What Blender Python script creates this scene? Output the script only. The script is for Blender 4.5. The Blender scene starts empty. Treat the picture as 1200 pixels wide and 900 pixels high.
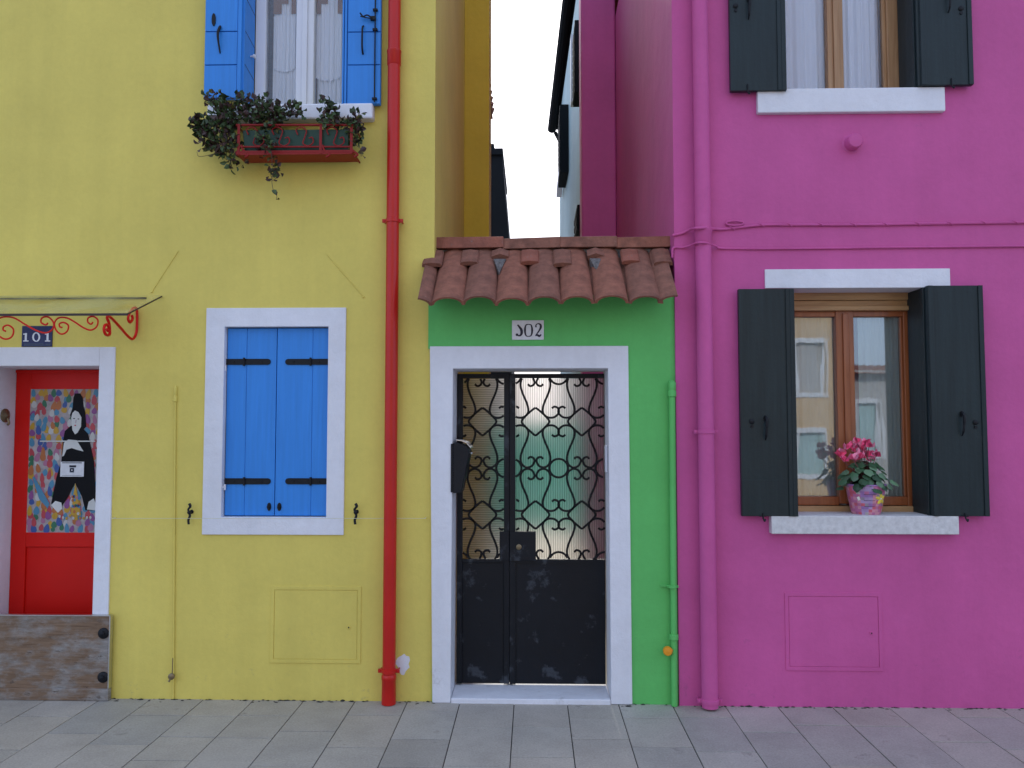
import bpy, math, random
from mathutils import Vector, Matrix
R = math.radians
PI = math.pi
rnd = random.Random(7)
scene = bpy.context.scene
C = scene.collection

# ------------------------------------------------------------------ camera
F = 930.0                      # focal length in 1200-px-wide photo pixels
CAMLOC = Vector((0.0, -5.0, 1.70))
YAW, PITCH = R(1.48), R(3.08)
cam_d = bpy.data.cameras.new('camera')
cam = bpy.data.objects.new('camera', cam_d); C.objects.link(cam)
cam_d.sensor_width = 36.0; cam_d.lens = F / 1200.0 * 36.0
cam_d.clip_start = 0.05; cam_d.clip_end = 500
cam.location = CAMLOC; cam.rotation_euler = (R(90) + PITCH, 0, YAW)
scene.camera = cam

# ------------------------------------------------------------------ light
SUN_EL, SUN_AZ = R(34), R(-2)          # azimuth measured from +Y towards +X
w = bpy.data.worlds.new('World'); scene.world = w; w.use_nodes = True
nt = w.node_tree; nt.nodes.clear()
out = nt.nodes.new('ShaderNodeOutputWorld'); bg = nt.nodes.new('ShaderNodeBackground')
sky = nt.nodes.new('ShaderNodeTexSky'); sky.sky_type = 'NISHITA'; sky.sun_disc = False
sky.sun_elevation = SUN_EL; sky.sun_rotation = SUN_AZ; sky.air_density = 1.0; sky.dust_density = 2.5; sky.ozone_density = 1.5
mixw = nt.nodes.new('ShaderNodeMix'); mixw.data_type = 'RGBA'
mixw.inputs[7].default_value = (6.5, 7.9, 11.0, 1)     # thin bright cloud veil
mixw.inputs[0].default_value = 0.6
nt.links.new(sky.outputs[0], mixw.inputs[6]); nt.links.new(mixw.outputs[2], bg.inputs[0])
bg.inputs[1].default_value = 0.12
nt.links.new(bg.outputs[0], out.inputs[0])
sl = bpy.data.lights.new('sun', 'SUN'); sl.energy = 2.2; sl.angle = R(4); sl.color = (1.0, 0.95, 0.86)
so = bpy.data.objects.new('sun', sl); C.objects.link(so)
sd = Vector((math.sin(SUN_AZ) * math.cos(SUN_EL), math.cos(SUN_AZ) * math.cos(SUN_EL), math.sin(SUN_EL)))
so.rotation_euler = sd.to_track_quat('Z', 'Y').to_euler(); so.location = (0, 6, 14)
scene.view_settings.view_transform = 'Standard'; scene.view_settings.look = 'None'
scene.view_settings.exposure = 0.60; scene.view_settings.gamma = 1.0
scene.view_settings.use_curve_mapping = False
scene.render.engine = 'CYCLES'
scene.cycles.max_bounces = 10; scene.cycles.transparent_max_bounces = 12
scene.cycles.sample_clamp_indirect = 4.0
try:
    scene.cycles.use_denoising = True
except Exception: pass

# pixel of the photograph -> point of the vertical plane Y = y
fwd = Vector((-math.sin(YAW) * math.cos(PITCH), math.cos(YAW) * math.cos(PITCH), math.sin(PITCH)))
rgt = Vector((math.cos(YAW), math.sin(YAW), 0)); up = rgt.cross(fwd)
def W(px, py, y=0.0):
    d = fwd + rgt * ((px - 600) / F) + up * ((450 - py) / F)
    t = (y - CAMLOC.y) / d.y
    p = CAMLOC + d * t
    return p.x, p.z
def WR(x0, y0, x1, y1, y=0.0):             # rectangle -> X0,X1,Z0,Z1 on the plane
    ym, xm = (y0 + y1) / 2, (x0 + x1) / 2
    return W(x0, ym, y)[0], W(x1, ym, y)[0], W(xm, y1, y)[1], W(xm, y0, y)[1]

# ------------------------------------------------------------------ materials
def nmat(name):
    m = bpy.data.materials.new(name); m.use_nodes = True
    n = m.node_tree.nodes; l = m.node_tree.links
    return m, n, l, n['Principled BSDF']
def N(n, t, **k):
    x = n.new(t)
    for a, v in k.items(): setattr(x, a, v)
    return x
def paint(name, col, rough=0.5, var=0.10, vscale=3.0, bump=0.15, bscale=40.0, spec=0.4, wear=None, wear_at=0.62, wscale=6.0, stretch=(1, 1, 1), metal=0.0, coat=0.0):
    m, n, l, b = nmat(name)
    tc = N(n, 'ShaderNodeTexCoord'); mp = N(n, 'ShaderNodeMapping'); l.new(tc.outputs['Object'], mp.inputs[0])
    mp.inputs['Scale'].default_value = stretch
    no = N(n, 'ShaderNodeTexNoise'); no.inputs['Scale'].default_value = vscale; no.inputs['Detail'].default_value = 6; no.inputs['Roughness'].default_value = .6
    l.new(mp.outputs[0], no.inputs[0])
    mr = N(n, 'ShaderNodeMapRange'); mr.inputs[1].default_value = .3; mr.inputs[2].default_value = .7
    mr.inputs[3].default_value = 1 - var; mr.inputs[4].default_value = 1 + var; l.new(no.outputs[0], mr.inputs[0])
    mx = N(n, 'ShaderNodeMix', data_type='RGBA', blend_type='MULTIPLY'); mx.inputs[0].default_value = 1
    mx.inputs[6].default_value = (*col, 1); l.new(mr.outputs[0], mx.inputs[7])
    last = mx.outputs[2]
    if wear:
        n2 = N(n, 'ShaderNodeTexNoise'); n2.inputs['Scale'].default_value = wscale; n2.inputs['Detail'].default_value = 10; n2.inputs['Roughness'].default_value = .7
        l.new(mp.outputs[0], n2.inputs[0])
        r2 = N(n, 'ShaderNodeMapRange'); r2.inputs[1].default_value = wear_at; r2.inputs[2].default_value = wear_at + .06; l.new(n2.outputs[0], r2.inputs[0])
        m2 = N(n, 'ShaderNodeMix', data_type='RGBA'); l.new(r2.outputs[0], m2.inputs[0]); l.new(last, m2.inputs[6]); m2.inputs[7].default_value = (*wear, 1)
        last = m2.outputs[2]
    l.new(last, b.inputs['Base Color'])
    b.inputs['Roughness'].default_value = rough; b.inputs['Specular IOR Level'].default_value = spec; b.inputs['Metallic'].default_value = metal
    b.inputs['Coat Weight'].default_value = coat
    if bump:
        bn = N(n, 'ShaderNodeTexNoise'); bn.inputs['Scale'].default_value = bscale; bn.inputs['Detail'].default_value = 5; l.new(tc.outputs['Object'], bn.inputs[0])
        bu = N(n, 'ShaderNodeBump'); bu.inputs['Strength'].default_value = bump; bu.inputs['Distance'].default_value = .01
        l.new(bn.outputs[0], bu.inputs['Height']); l.new(bu.outputs[0], b.inputs['Normal'])
    return m
def plaster(name, col, stain=(.25, .22, .15), grain=.35, und=.5):
    """rolled masonry paint: grain, trowel undulation, faint vertical run marks, sparse scuffs"""
    m, n, l, b = nmat(name)
    ge = N(n, 'ShaderNodeNewGeometry'); P_ = ge.outputs['Position']
    def noise(sc, det, ro=.55, vec=None):
        x = N(n, 'ShaderNodeTexNoise'); x.inputs['Scale'].default_value = sc; x.inputs['Detail'].default_value = det; x.inputs['Roughness'].default_value = ro
        l.new(vec or P_, x.inputs[0]); return x.outputs[0]
    def rng(s, a, b_, c, d):
        x = N(n, 'ShaderNodeMapRange'); l.new(s, x.inputs[0])
        for i, v in enumerate((a, b_, c, d)): x.inputs[i + 1].default_value = v
        return x.outputs[0]
    def mul(a, b_):
        x = N(n, 'ShaderNodeMath', operation='MULTIPLY'); l.new(a, x.inputs[0]); l.new(b_, x.inputs[1]); return x.outputs[0]
    mp = N(n, 'ShaderNodeMapping'); mp.inputs['Scale'].default_value = (7, 7, .35); l.new(P_, mp.inputs[0])
    v = mul(mul(rng(noise(1.1, 6, .62), .3, .7, .90, 1.07), rng(noise(1, 4, .6, mp.outputs[0]), .3, .7, .965, 1.03)), rng(noise(26, 6, .7), .3, .7, .97, 1.03))
    mx = N(n, 'ShaderNodeMix', data_type='RGBA', blend_type='MULTIPLY'); mx.inputs[0].default_value = 1; mx.inputs[6].default_value = (*col, 1); l.new(v, mx.inputs[7])
    # scuffs: small irregular dirty marks, more of them near the pavement
    sx = N(n, 'ShaderNodeSeparateXYZ'); l.new(P_, sx.inputs[0])
    low = rng(sx.outputs[2], 0.0, .9, .075, 0.0)
    n3 = noise(9, 9, .75)
    ad = N(n, 'ShaderNodeMath', operation='ADD'); l.new(n3, ad.inputs[0]); l.new(low, ad.inputs[1])
    sc = rng(ad.outputs[0], .66, .78, 0, .5)
    m2 = N(n, 'ShaderNodeMix', data_type='RGBA'); l.new(sc, m2.inputs[0]); l.new(mx.outputs[2], m2.inputs[6]); m2.inputs[7].default_value = (*stain, 1)
    l.new(m2.outputs[2], b.inputs['Base Color']); b.inputs['Roughness'].default_value = .62; b.inputs['Specular IOR Level'].default_value = .3
    b1 = N(n, 'ShaderNodeBump'); b1.inputs['Strength'].default_value = und; b1.inputs['Distance'].default_value = .02; l.new(noise(3.5, 3), b1.inputs['Height'])
    b2 = N(n, 'ShaderNodeBump'); b2.inputs['Strength'].default_value = grain; b2.inputs['Distance'].default_value = .004; l.new(noise(70, 6, .7), b2.inputs['Height'])
    l.new(b1.outputs[0], b2.inputs['Normal']); l.new(b2.outputs[0], b.inputs['Normal'])
    return m
def wood(name, c1, c2, rough=.5, scale=(3, 3, 40), coat=0.0):
    m, n, l, b = nmat(name)
    tc = N(n, 'ShaderNodeTexCoord'); mp = N(n, 'ShaderNodeMapping'); mp.inputs['Scale'].default_value = scale; l.new(tc.outputs['Object'], mp.inputs[0])
    no = N(n, 'ShaderNodeTexNoise'); no.inputs['Scale'].default_value = 1.5; no.inputs['Detail'].default_value = 8; no.inputs['Distortion'].default_value = .6; l.new(mp.outputs[0], no.inputs[0])
    cr = N(n, 'ShaderNodeValToRGB'); cr.color_ramp.elements[0].position = .3; cr.color_ramp.elements[1].position = .7
    cr.color_ramp.elements[0].color = (*c1, 1); cr.color_ramp.elements[1].color = (*c2, 1); l.new(no.outputs[0], cr.inputs[0]); l.new(cr.outputs[0], b.inputs['Base Color'])
    b.inputs['Roughness'].default_value = rough; b.inputs['Coat Weight'].default_value = coat
    bu = N(n, 'ShaderNodeBump'); bu.inputs['Strength'].default_value = .25; bu.inputs['Distance'].default_value = .003; l.new(no.outputs[0], bu.inputs['Height']); l.new(bu.outputs[0], b.inputs['Normal'])
    return m
def glass(name, refl=.22, tint=(.85, .9, .9)):
    m, n, l, b = nmat(name); n.remove(b); o = n['Material Output']
    t = N(n, 'ShaderNodeBsdfTransparent'); t.inputs[0].default_value = (*tint, 1)
    g = N(n, 'ShaderNodeBsdfGlossy'); g.inputs['Roughness'].default_value = .01; g.inputs[0].default_value = (.95, .97, 1, 1)
    no = N(n, 'ShaderNodeTexNoise'); no.inputs['Scale'].default_value = 2.2; bu = N(n, 'ShaderNodeBump'); bu.inputs['Strength'].default_value = .03; bu.inputs['Distance'].default_value = .02
    l.new(no.outputs[0], bu.inputs['Height']); l.new(bu.outputs[0], g.inputs['Normal'])
    fr = N(n, 'ShaderNodeFresnel'); fr.inputs[0].default_value = 1.5
    ad = N(n, 'ShaderNodeMath', operation='ADD'); ad.inputs[1].default_value = refl; l.new(fr.outputs[0], ad.inputs[0])
    mx = N(n, 'ShaderNodeMixShader'); l.new(ad.outputs[0], mx.inputs[0]); l.new(t.outputs[0], mx.inputs[1]); l.new(g.outputs[0], mx.inputs[2]); l.new(mx.outputs[0], o.inputs[0])
    return m
def ribbed(name, axis):
    """obscured corrugated sheet: rough refraction with fine ribs"""
    m, n, l, b = nmat(name)
    ge = N(n, 'ShaderNodeNewGeometry'); wv = N(n, 'ShaderNodeTexWave'); wv.bands_direction = axis; wv.inputs['Scale'].default_value = 21.0; wv.inputs['Distortion'].default_value = .15
    l.new(ge.outputs['Position'], wv.inputs[0])
    cr = N(n, 'ShaderNodeValToRGB'); cr.color_ramp.elements[0].color = (.40, .38, .36, 1); cr.color_ramp.elements[1].color = (.86, .83, .80, 1); cr.color_ramp.elements[1].position = .7
    l.new(wv.outputs['Fac'], cr.inputs[0]); l.new(cr.outputs[0], b.inputs['Base Color'])
    b.inputs['Transmission Weight'].default_value = .93; b.inputs['Roughness'].default_value = .30; b.inputs['IOR'].default_value = 1.2
    bu = N(n, 'ShaderNodeBump'); bu.inputs['Strength'].default_value = .5; bu.inputs['Distance'].default_value = .004; l.new(wv.outputs['Fac'], bu.inputs['Height']); l.new(bu.outputs[0], b.inputs['Normal'])
    return m
def fabric(name, col, alpha=.35, lace=True, scale=90):
    m, n, l, b = nmat(name); n.remove(b); o = n['Material Output']
    d = N(n, 'ShaderNodeBsdfDiffuse'); d.inputs[0].default_value = (*col, 1)
    tl = N(n, 'ShaderNodeBsdfTranslucent'); tl.inputs[0].default_value = (*col, 1)
    a = N(n, 'ShaderNodeMixShader'); a.inputs[0].default_value = .12; l.new(d.outputs[0], a.inputs[1]); l.new(tl.outputs[0], a.inputs[2])
    t = N(n, 'ShaderNodeBsdfTransparent'); mx = N(n, 'ShaderNodeMixShader'); l.new(a.outputs[0], mx.inputs[2]); l.new(t.outputs[0], mx.inputs[1])
    if lace:
        tc = N(n, 'ShaderNodeTexCoord'); vo = N(n, 'ShaderNodeTexNoise'); vo.inputs['Scale'].default_value = scale; vo.inputs['Detail'].default_value = 3; l.new(tc.outputs['Object'], vo.inputs[0])
        mr = N(n, 'ShaderNodeMapRange'); mr.inputs[1].default_value = .35; mr.inputs[2].default_value = .6; mr.inputs[3].default_value = 1 - alpha - .2; mr.inputs[4].default_value = min(1, 1 - alpha + .15); l.new(vo.outputs[0], mr.inputs[0]); l.new(mr.outputs[0], mx.inputs[0])
    else: mx.inputs[0].default_value = 1 - alpha
    l.new(mx.outputs[0], o.inputs[0]); return m

M = {}
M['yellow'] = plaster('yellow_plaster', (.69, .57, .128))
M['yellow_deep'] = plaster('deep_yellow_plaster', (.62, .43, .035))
M['pink'] = plaster('magenta_plaster', (.565, .098, .305), stain=(.3, .08, .2))
M['green'] = plaster('green_plaster', (.12, .50, .13), stain=(.1, .25, .12))
M['white'] = plaster('white_plaster', (.72, .73, .78), stain=(.35, .34, .33), grain=.6, und=.8)
M['ltblue'] = plaster('pale_blue_plaster', (.34, .50, .53))
M['teal'] = plaster('teal_plaster', (.08, .60, .46))
M['orange'] = plaster('apricot_plaster', (.62, .43, .24))
M['greyp'] = plaster('grey_plaster', (.42, .41, .42))
M['cream'] = plaster('cream_plaster', (.66, .60, .50))
M['terra_house'] = plaster('terracotta_plaster', (.42, .17, .11))
M['blue'] = paint('blue_gloss_paint', (.028, .225, .66), rough=.45, var=.09, vscale=2, bump=.12, bscale=30, spec=.4, stretch=(18, 18, 1))
M['red'] = paint('red_gloss_paint', (.62, .009, .005), rough=.4, var=.06, bump=.06, spec=.22)
M['redpipe'] = paint('red_pipe_paint', (.50, .012, .008), rough=.34, var=.08, bump=.06, spec=.35, coat=.05)
M['dkgreen'] = paint('dark_green_paint', (.013, .024, .027), rough=.45, var=.22, vscale=2, bump=.14, spec=.3, stretch=(16, 16, 1), wear=(.045, .052, .05), wear_at=.66, wscale=3)
M['iron'] = paint('black_iron', (.007, .008, .011), spec=.25, rough=.5, var=.2, bump=.2, bscale=60)
M['gatepanel'] = paint('scuffed_black_steel', (.006, .008, .012), spec=.25, rough=.48, var=.2, bump=.1, wear=(.040, .047, .058), wear_at=.56, wscale=4.5)
M['brown'] = wood('red_brown_window_wood', (.24, .065, .018), (.34, .105, .032), rough=.4, scale=(30, 30, 2), coat=.2)
M['ltwood'] = wood('light_window_wood', (.36, .20, .085), (.48, .29, .13), rough=.45, scale=(2, 30, 30))
M['ltwoodv'] = wood('light_window_wood_upright', (.34, .18, .08), (.46, .27, .13), rough=.45, scale=(30, 30, 2))
M['whitepaint'] = paint('white_window_paint', (.68, .70, .76), rough=.45, var=.04, bump=.05)
M['tile'] = paint('terracotta_tile', (.255, .098, .062), rough=.85, var=.30, vscale=16, bump=.5, bscale=50, wear=(.30, .20, .16), wear_at=.66, wscale=22)
M['tile2'] = paint('red_terracotta_tile', (.26, .088, .056), rough=.8, var=.3, vscale=9, bump=.5, bscale=50, wear=(.20, .12, .10), wear_at=.58, wscale=12)
M['tile3'] = paint('brown_terracotta_tile', (.215, .090, .060), rough=.85, var=.30, vscale=16, bump=.5, bscale=50, wear=(.27, .19, .155), wear_at=.66, wscale=22)
M['mortar'] = paint('grey_mortar', (.15, .14, .135), rough=.95, bump=1.0, var=.5, vscale=40)
M['granite'] = paint('speckled_stone', (.60, .60, .60), rough=.7, var=.14, vscale=35, bump=.25, wear=(.26, .25, .26), wear_at=.64, wscale=70)
M['dark'] = paint('dark_slate', (.008, .011, .014), rough=.8, spec=.15)
M['curtain'] = fabric('sheer_curtain', (.90, .91, .91), .24, False)
M['lace'] = fabric('lace_curtain', (.90, .93, .97), .06, False)
M['opaquecurt'] = fabric('voile_curtain', (.88, .90, .96), .05, False)
M['pelmet'] = fabric('brown_pelmet', (.26, .12, .045), .0, False)
M['glass'] = glass('window_glass', .09)
M['glassu'] = glass('upper_window_glass', .0, (.97, .98, 1))
M['room'] = paint('room_shadow', (.08, .07, .065), rough=.9, bump=0)
M['steel'] = paint('brushed_steel', (.6, .6, .6), rough=.3, metal=1.0, bump=0)
M['brass'] = paint('dull_brass', (.22, .17, .10), rough=.45, metal=.7, bump=.1)
M['orangecap'] = paint('orange_plastic', (.75, .30, .02), rough=.4, bump=0)
M['navy'] = paint('navy_enamel', (.012, .018, .085), rough=.25, bump=0)
M['ink'] = paint('black_lettering', (.012, .012, .03), rough=.5, bump=0)
M['enamel'] = paint('white_enamel', (.66, .68, .72), rough=.3, bump=.05, var=.08, vscale=30)
M['lettering'] = paint('white_lettering', (.72, .74, .80), rough=.35, bump=0)
M['greyline'] = paint('grey_lettering', (.07, .10, .14), rough=.5, bump=0)
M['ribx'] = ribbed('upright_ribbed_glass', 'X'); M['ribz'] = ribbed('level_ribbed_glass', 'Z')

# worn plywood board
def board_mat():
    m, n, l, b = nmat('weathered_board')
    tc = N(n, 'ShaderNodeTexCoord')
    def no(sc, st, det=8, ro=.65):
        mp = N(n, 'ShaderNodeMapping'); mp.inputs['Scale'].default_value = st; l.new(tc.outputs['Object'], mp.inputs[0])
        x = N(n, 'ShaderNodeTexNoise'); x.inputs['Scale'].default_value = sc; x.inputs['Detail'].default_value = det; x.inputs['Roughness'].default_value = ro; l.new(mp.outputs[0], x.inputs[0]); return x.outputs[0]
    def ramp(s, stops):
        c = N(n, 'ShaderNodeValToRGB'); e = c.color_ramp.elements
        e[0].position, e[0].color = stops[0][0], (*stops[0][1], 1); e[1].position, e[1].color = stops[-1][0], (*stops[-1][1], 1)
        for p, q in stops[1:-1]:
            k = e.new(p); k.color = (*q, 1)
        l.new(s, c.inputs[0]); return c.outputs[0]
    grain = ramp(no(3, (1.5, 1, 26)), [(.3, (.11, .065, .035)), (.7, (.25, .16, .10))])
    grey = ramp(no(5, (2, 1, 9)), [(.3, (.16, .145, .13)), (.7, (.34, .32, .30))])
    mask = ramp(no(2.2, (1, 1, 2.0), 10, .7), [(.47, (0, 0, 0)), (.60, (1, 1, 1))])
    mx = N(n, 'ShaderNodeMix', data_type='RGBA'); l.new(mask, mx.inputs[0]); l.new(grain, mx.inputs[6]); l.new(grey, mx.inputs[7])
    blot = ramp(no(9, (1, 1, 3), 10, .75), [(.58, (0, 0, 0)), (.68, (1, 1, 1))])
    m2 = N(n, 'ShaderNodeMix', data_type='RGBA'); l.new(blot, m2.inputs[0]); l.new(mx.outputs[2], m2.inputs[6]); m2.inputs[7].default_value = (.07, .045, .03, 1)
    l.new(m2.outputs[2], b.inputs['Base Color']); b.inputs['Roughness'].default_value = .8
    bu = N(n, 'ShaderNodeBump'); bu.inputs['Strength'].default_value = .4; bu.inputs['Distance'].default_value = .004; l.new(no(3, (1.5, 1, 26)), bu.inputs['Height']); l.new(bu.outputs[0], b.inputs['Normal'])
    return m
M['board'] = board_mat()
def slab_mat():
    m, n, l, b = nmat('trachyte_slab')
    ge = N(n, 'ShaderNodeNewGeometry')
    cr = N(n, 'ShaderNodeValToRGB'); e = cr.color_ramp.elements; cr.color_ramp.interpolation = 'LINEAR'
    e[0].position, e[0].color = 0, (.33,.305,.27,1); e[1].position, e[1].color = 1, (.40,.375,.335,1)
    for p, q in ((.25, (.40,.36,.305)), (.5, (.345,.325,.295)), (.75, (.41,.37,.32))):
        k = e.new(p); k.color = (*q, 1)
    l.new(ge.outputs['Random Per Island'], cr.inputs[0])
    def no(sc, det, ro):
        x = N(n, 'ShaderNodeTexNoise'); x.inputs['Scale'].default_value = sc; x.inputs['Detail'].default_value = det; x.inputs['Roughness'].default_value = ro; l.new(ge.outputs['Position'], x.inputs[0]); return x.outputs[0]
    a = N(n, 'ShaderNodeMapRange'); a.inputs[1].default_value = .3; a.inputs[2].default_value = .7; a.inputs[3].default_value = .82; a.inputs[4].default_value = 1.14; l.new(no(2.5, 8, .7), a.inputs[0])
    f = N(n, 'ShaderNodeMapRange'); f.inputs[1].default_value = .3; f.inputs[2].default_value = .7; f.inputs[3].default_value = .80; f.inputs[4].default_value = 1.15; l.new(no(90, 4, .7), f.inputs[0])
    mu = N(n, 'ShaderNodeMath', operation='MULTIPLY'); l.new(a.outputs[0], mu.inputs[0]); l.new(f.outputs[0], mu.inputs[1])
    mx = N(n, 'ShaderNodeMix', data_type='RGBA', blend_type='MULTIPLY'); mx.inputs[0].default_value = 1; l.new(cr.outputs[0], mx.inputs[6]); l.new(mu.outputs[0], mx.inputs[7])
    s = N(n, 'ShaderNodeMapRange'); s.inputs[1].default_value = .61; s.inputs[2].default_value = .72; s.inputs[3].default_value = 0; s.inputs[4].default_value = .6; l.new(no(5, 9, .7), s.inputs[0])
    m2 = N(n, 'ShaderNodeMix', data_type='RGBA'); l.new(s.outputs[0], m2.inputs[0]); l.new(mx.outputs[2], m2.inputs[6]); m2.inputs[7].default_value = (.07, .06, .055, 1)
    l.new(m2.outputs[2], b.inputs['Base Color']); b.inputs['Roughness'].default_value = .7
    bu = N(n, 'ShaderNodeBump'); bu.inputs['Strength'].default_value = .35; bu.inputs['Distance'].default_value = .004; l.new(no(45, 6, .7), bu.inputs['Height']); l.new(bu.outputs[0], b.inputs['Normal'])
    return m
M['slab'] = slab_mat()
M['joint'] = paint('dark_joint', (.035, .032, .028), rough=.95, bump=.5)
M['ground'] = paint('stone_ground', (.17, .165, .16), rough=.9, bump=.4, var=.2)
def leafmat(name, c, rough=.5, tr=.25):
    m, n, l, b = nmat(name); ge = N(n, 'ShaderNodeNewGeometry')
    mr = N(n, 'ShaderNodeMapRange'); mr.inputs[3].default_value = .55; mr.inputs[4].default_value = 1.5; l.new(ge.outputs['Random Per Island'], mr.inputs[0])
    mx = N(n, 'ShaderNodeMix', data_type='RGBA', blend_type='MULTIPLY'); mx.inputs[0].default_value = 1; mx.inputs[6].default_value = (*c, 1); l.new(mr.outputs[0], mx.inputs[7])
    l.new(mx.outputs[2], b.inputs['Base Color']); b.inputs['Roughness'].default_value = rough
    return m
M['leaf_green'] = leafmat('ivy_green_leaf', (.045, .080, .025)); M['leaf_purple'] = leafmat('purple_brown_leaf', (.060, .032, .030)); M['leaf_yel'] = leafmat('yellowing_leaf', (.12, .11, .025))
M['cyc_leaf'] = leafmat('cyclamen_leaf', (.03, .085, .035)); M['cyc_leaf2'] = leafmat('silver_cyclamen_leaf', (.09, .17, .09))
M['petal'] = leafmat('pink_petal', (.78, .09, .22), .5); M['petal2'] = leafmat('pale_pink_petal', (.80, .28, .42), .5)
M['stem'] = paint('brown_stem', (.07, .04, .03), bump=0)

# ------------------------------------------------------------------ mesh helpers
ORI = {}
class MB:
    def __init__(s): s.v = []; s.f = []; s.m = []
    def add(s, vs, fs, mi=0):
        o = len(s.v); s.v += [tuple(p) for p in vs]; s.f += [tuple(o + i for i in f) for f in fs]; s.m += [mi] * len(fs); return s
    def box(s, x0, x1, y0, y1, z0, z1, mi=0):
        x0, x1 = sorted((x0, x1)); y0, y1 = sorted((y0, y1)); z0, z1 = sorted((z0, z1))
        vs = [(x0, y0, z0), (x1, y0, z0), (x1, y1, z0), (x0, y1, z0), (x0, y0, z1), (x1, y0, z1), (x1, y1, z1), (x0, y1, z1)]
        return s.add(vs, [(0, 3, 2, 1), (4, 5, 6, 7), (0, 1, 5, 4), (1, 2, 6, 5), (2, 3, 7, 6), (3, 0, 4, 7)], mi)
    def hexa(s, b, t, mi=0):                       # bottom quad (ccw from above), top quad
        return s.add(list(b) + list(t), [(3, 2, 1, 0), (4, 5, 6, 7), (0, 1, 5, 4), (1, 2, 6, 5), (2, 3, 7, 6), (3, 0, 4, 7)], mi)
    def prism(s, pts, y0, y1, mi=0):               # pts = [(x,z)] ccw seen from -Y
        n = len(pts); vs = [(x, y0, z) for x, z in pts] + [(x, y1, z) for x, z in pts]
        fs = [tuple(range(n)), tuple(reversed(range(n, 2 * n)))] + [(i, n + i, n + (i + 1) % n, (i + 1) % n) for i in range(n)]
        return s.add(vs, fs, mi)
    def tube(s, pts, r, seg=8, closed=False, sq=None, mi=0):
        P = [Vector(p) for p in pts]; n = len(P)
        rs = r if isinstance(r, (list, tuple)) else [r] * n
        T = []
        for i in range(n):
            a = P[(i - 1) % n] if closed or i > 0 else P[0]; b = P[(i + 1) % n] if closed or i < n - 1 else P[-1]
            t = (b - a); T.append(t.normalized() if t.length > 1e-9 else Vector((0, 0, 1)))
        ref = Vector((0, 1, 0)) if abs(T[0].y) < .9 else Vector((1, 0, 0))
        u = T[0].cross(ref).normalized(); vs = []
        for i in range(n):
            u = (u - T[i] * u.dot(T[i])).normalized(); w_ = T[i].cross(u)
            for k in range(seg):
                a = 2 * PI * k / seg; d = (u * math.cos(a) + w_ * math.sin(a)) * rs[i]
                if sq: d = Vector((d.x, d.y * sq, d.z))
                vs.append(P[i] + d)
        fs = []
        for i in range(n if closed else n - 1):
            j = (i + 1) % n
            for k in range(seg):
                k2 = (k + 1) % seg; fs.append((i * seg + k, i * seg + k2, j * seg + k2, j * seg + k))
        if not closed:
            fs.append(tuple(reversed(range(seg)))); fs.append(tuple((n - 1) * seg + k for k in range(seg)))
        return s.add(vs, fs, mi)
    def lathe(s, prof, c, axis='Z', seg=24, mi=0):    # prof [(r,h)]
        vs = []; n = len(prof)
        for r, h in prof:
            for k in range(seg):
                a = 2 * PI * k / seg; x, y = r * math.cos(a), r * math.sin(a)
                vs.append((c[0] + x, c[1] + y, c[2] + h) if axis == 'Z' else ((c[0] + x, c[1] + h, c[2] - y) if axis == 'Y' else (c[0] + h, c[1] + x, c[2] + y)))
        fs = [(i * seg + k, i * seg + (k + 1) % seg, (i + 1) * seg + (k + 1) % seg, (i + 1) * seg + k) for i in range(n - 1) for k in range(seg)]
        if prof[0][0] > 1e-6: fs.append(tuple(reversed(range(seg))))
        if prof[-1][0] > 1e-6: fs.append(tuple((n - 1) * seg + k for k in range(seg)))
        return s.add(vs, fs, mi)
    def ell(s, c, rx, rz, y, t=.0008, seg=14, rot=0, mi=0):   # flat ellipse on a Y plane
        pts = []
        for k in range(seg):
            a = 2 * PI * k / seg; x, z = rx * math.cos(a), rz * math.sin(a)
            pts.append((c[0] + x * math.cos(rot) - z * math.sin(rot), c[1] + x * math.sin(rot) + z * math.cos(rot)))
        return s.prism(pts, y - t, y, mi)
    def build(s, name, mats, parent=None, smooth=False, bevel=0.0):
        if not isinstance(mats, (list, tuple)): mats = [mats]
        xs = [p[0] for p in s.v]; ys = [p[1] for p in s.v]; zs = [p[2] for p in s.v]
        if parent is None: o = Vector(((min(xs) + max(xs)) / 2, (min(ys) + max(ys)) / 2, min(zs)))
        else: o = Vector(((min(xs) + max(xs)) / 2, (min(ys) + max(ys)) / 2, (min(zs) + max(zs)) / 2))
        me = bpy.data.meshes.new(name); me.from_pydata([(p[0] - o.x, p[1] - o.y, p[2] - o.z) for p in s.v], [], s.f)
        for m in mats: me.materials.append(m)
        me.polygons.foreach_set('material_index', s.m)
        if smooth: me.polygons.foreach_set('use_smooth', [True] * len(s.f))
        me.update()
        import bmesh
        bm = bmesh.new(); bm.from_mesh(me); bmesh.ops.recalc_face_normals(bm, faces=bm.faces); bm.to_mesh(me); bm.free()
        ob = bpy.data.objects.new(name, me); C.objects.link(ob)
        if smooth: 
            try: me.set_sharp_from_angle(angle=R(45))
            except Exception: pass
        if parent is not None: ob.parent = parent; ob.location = o - ORI[parent.name]
        else: ob.location = o
        ORI[ob.name] = o
        if bevel:
            bv = ob.modifiers.new('bevel', 'BEVEL'); bv.width = bevel; bv.segments = 2; bv.limit_method = 'ANGLE'; bv.angle_limit = R(50)
        return ob
def thing(name, label, cat, loc, group=None):
    o = bpy.data.objects.new(name, None); C.objects.link(o); o.location = loc; o.empty_display_size = .1
    o['label'] = label; o['category'] = cat
    if group: o['group'] = group
    ORI[o.name] = Vector(loc); return o
def tag(o, label, cat, group=None):
    o['label'] = label; o['category'] = cat
    if group: o['group'] = group
    return o
def plab(o, label): o['label'] = label; return o
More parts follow.
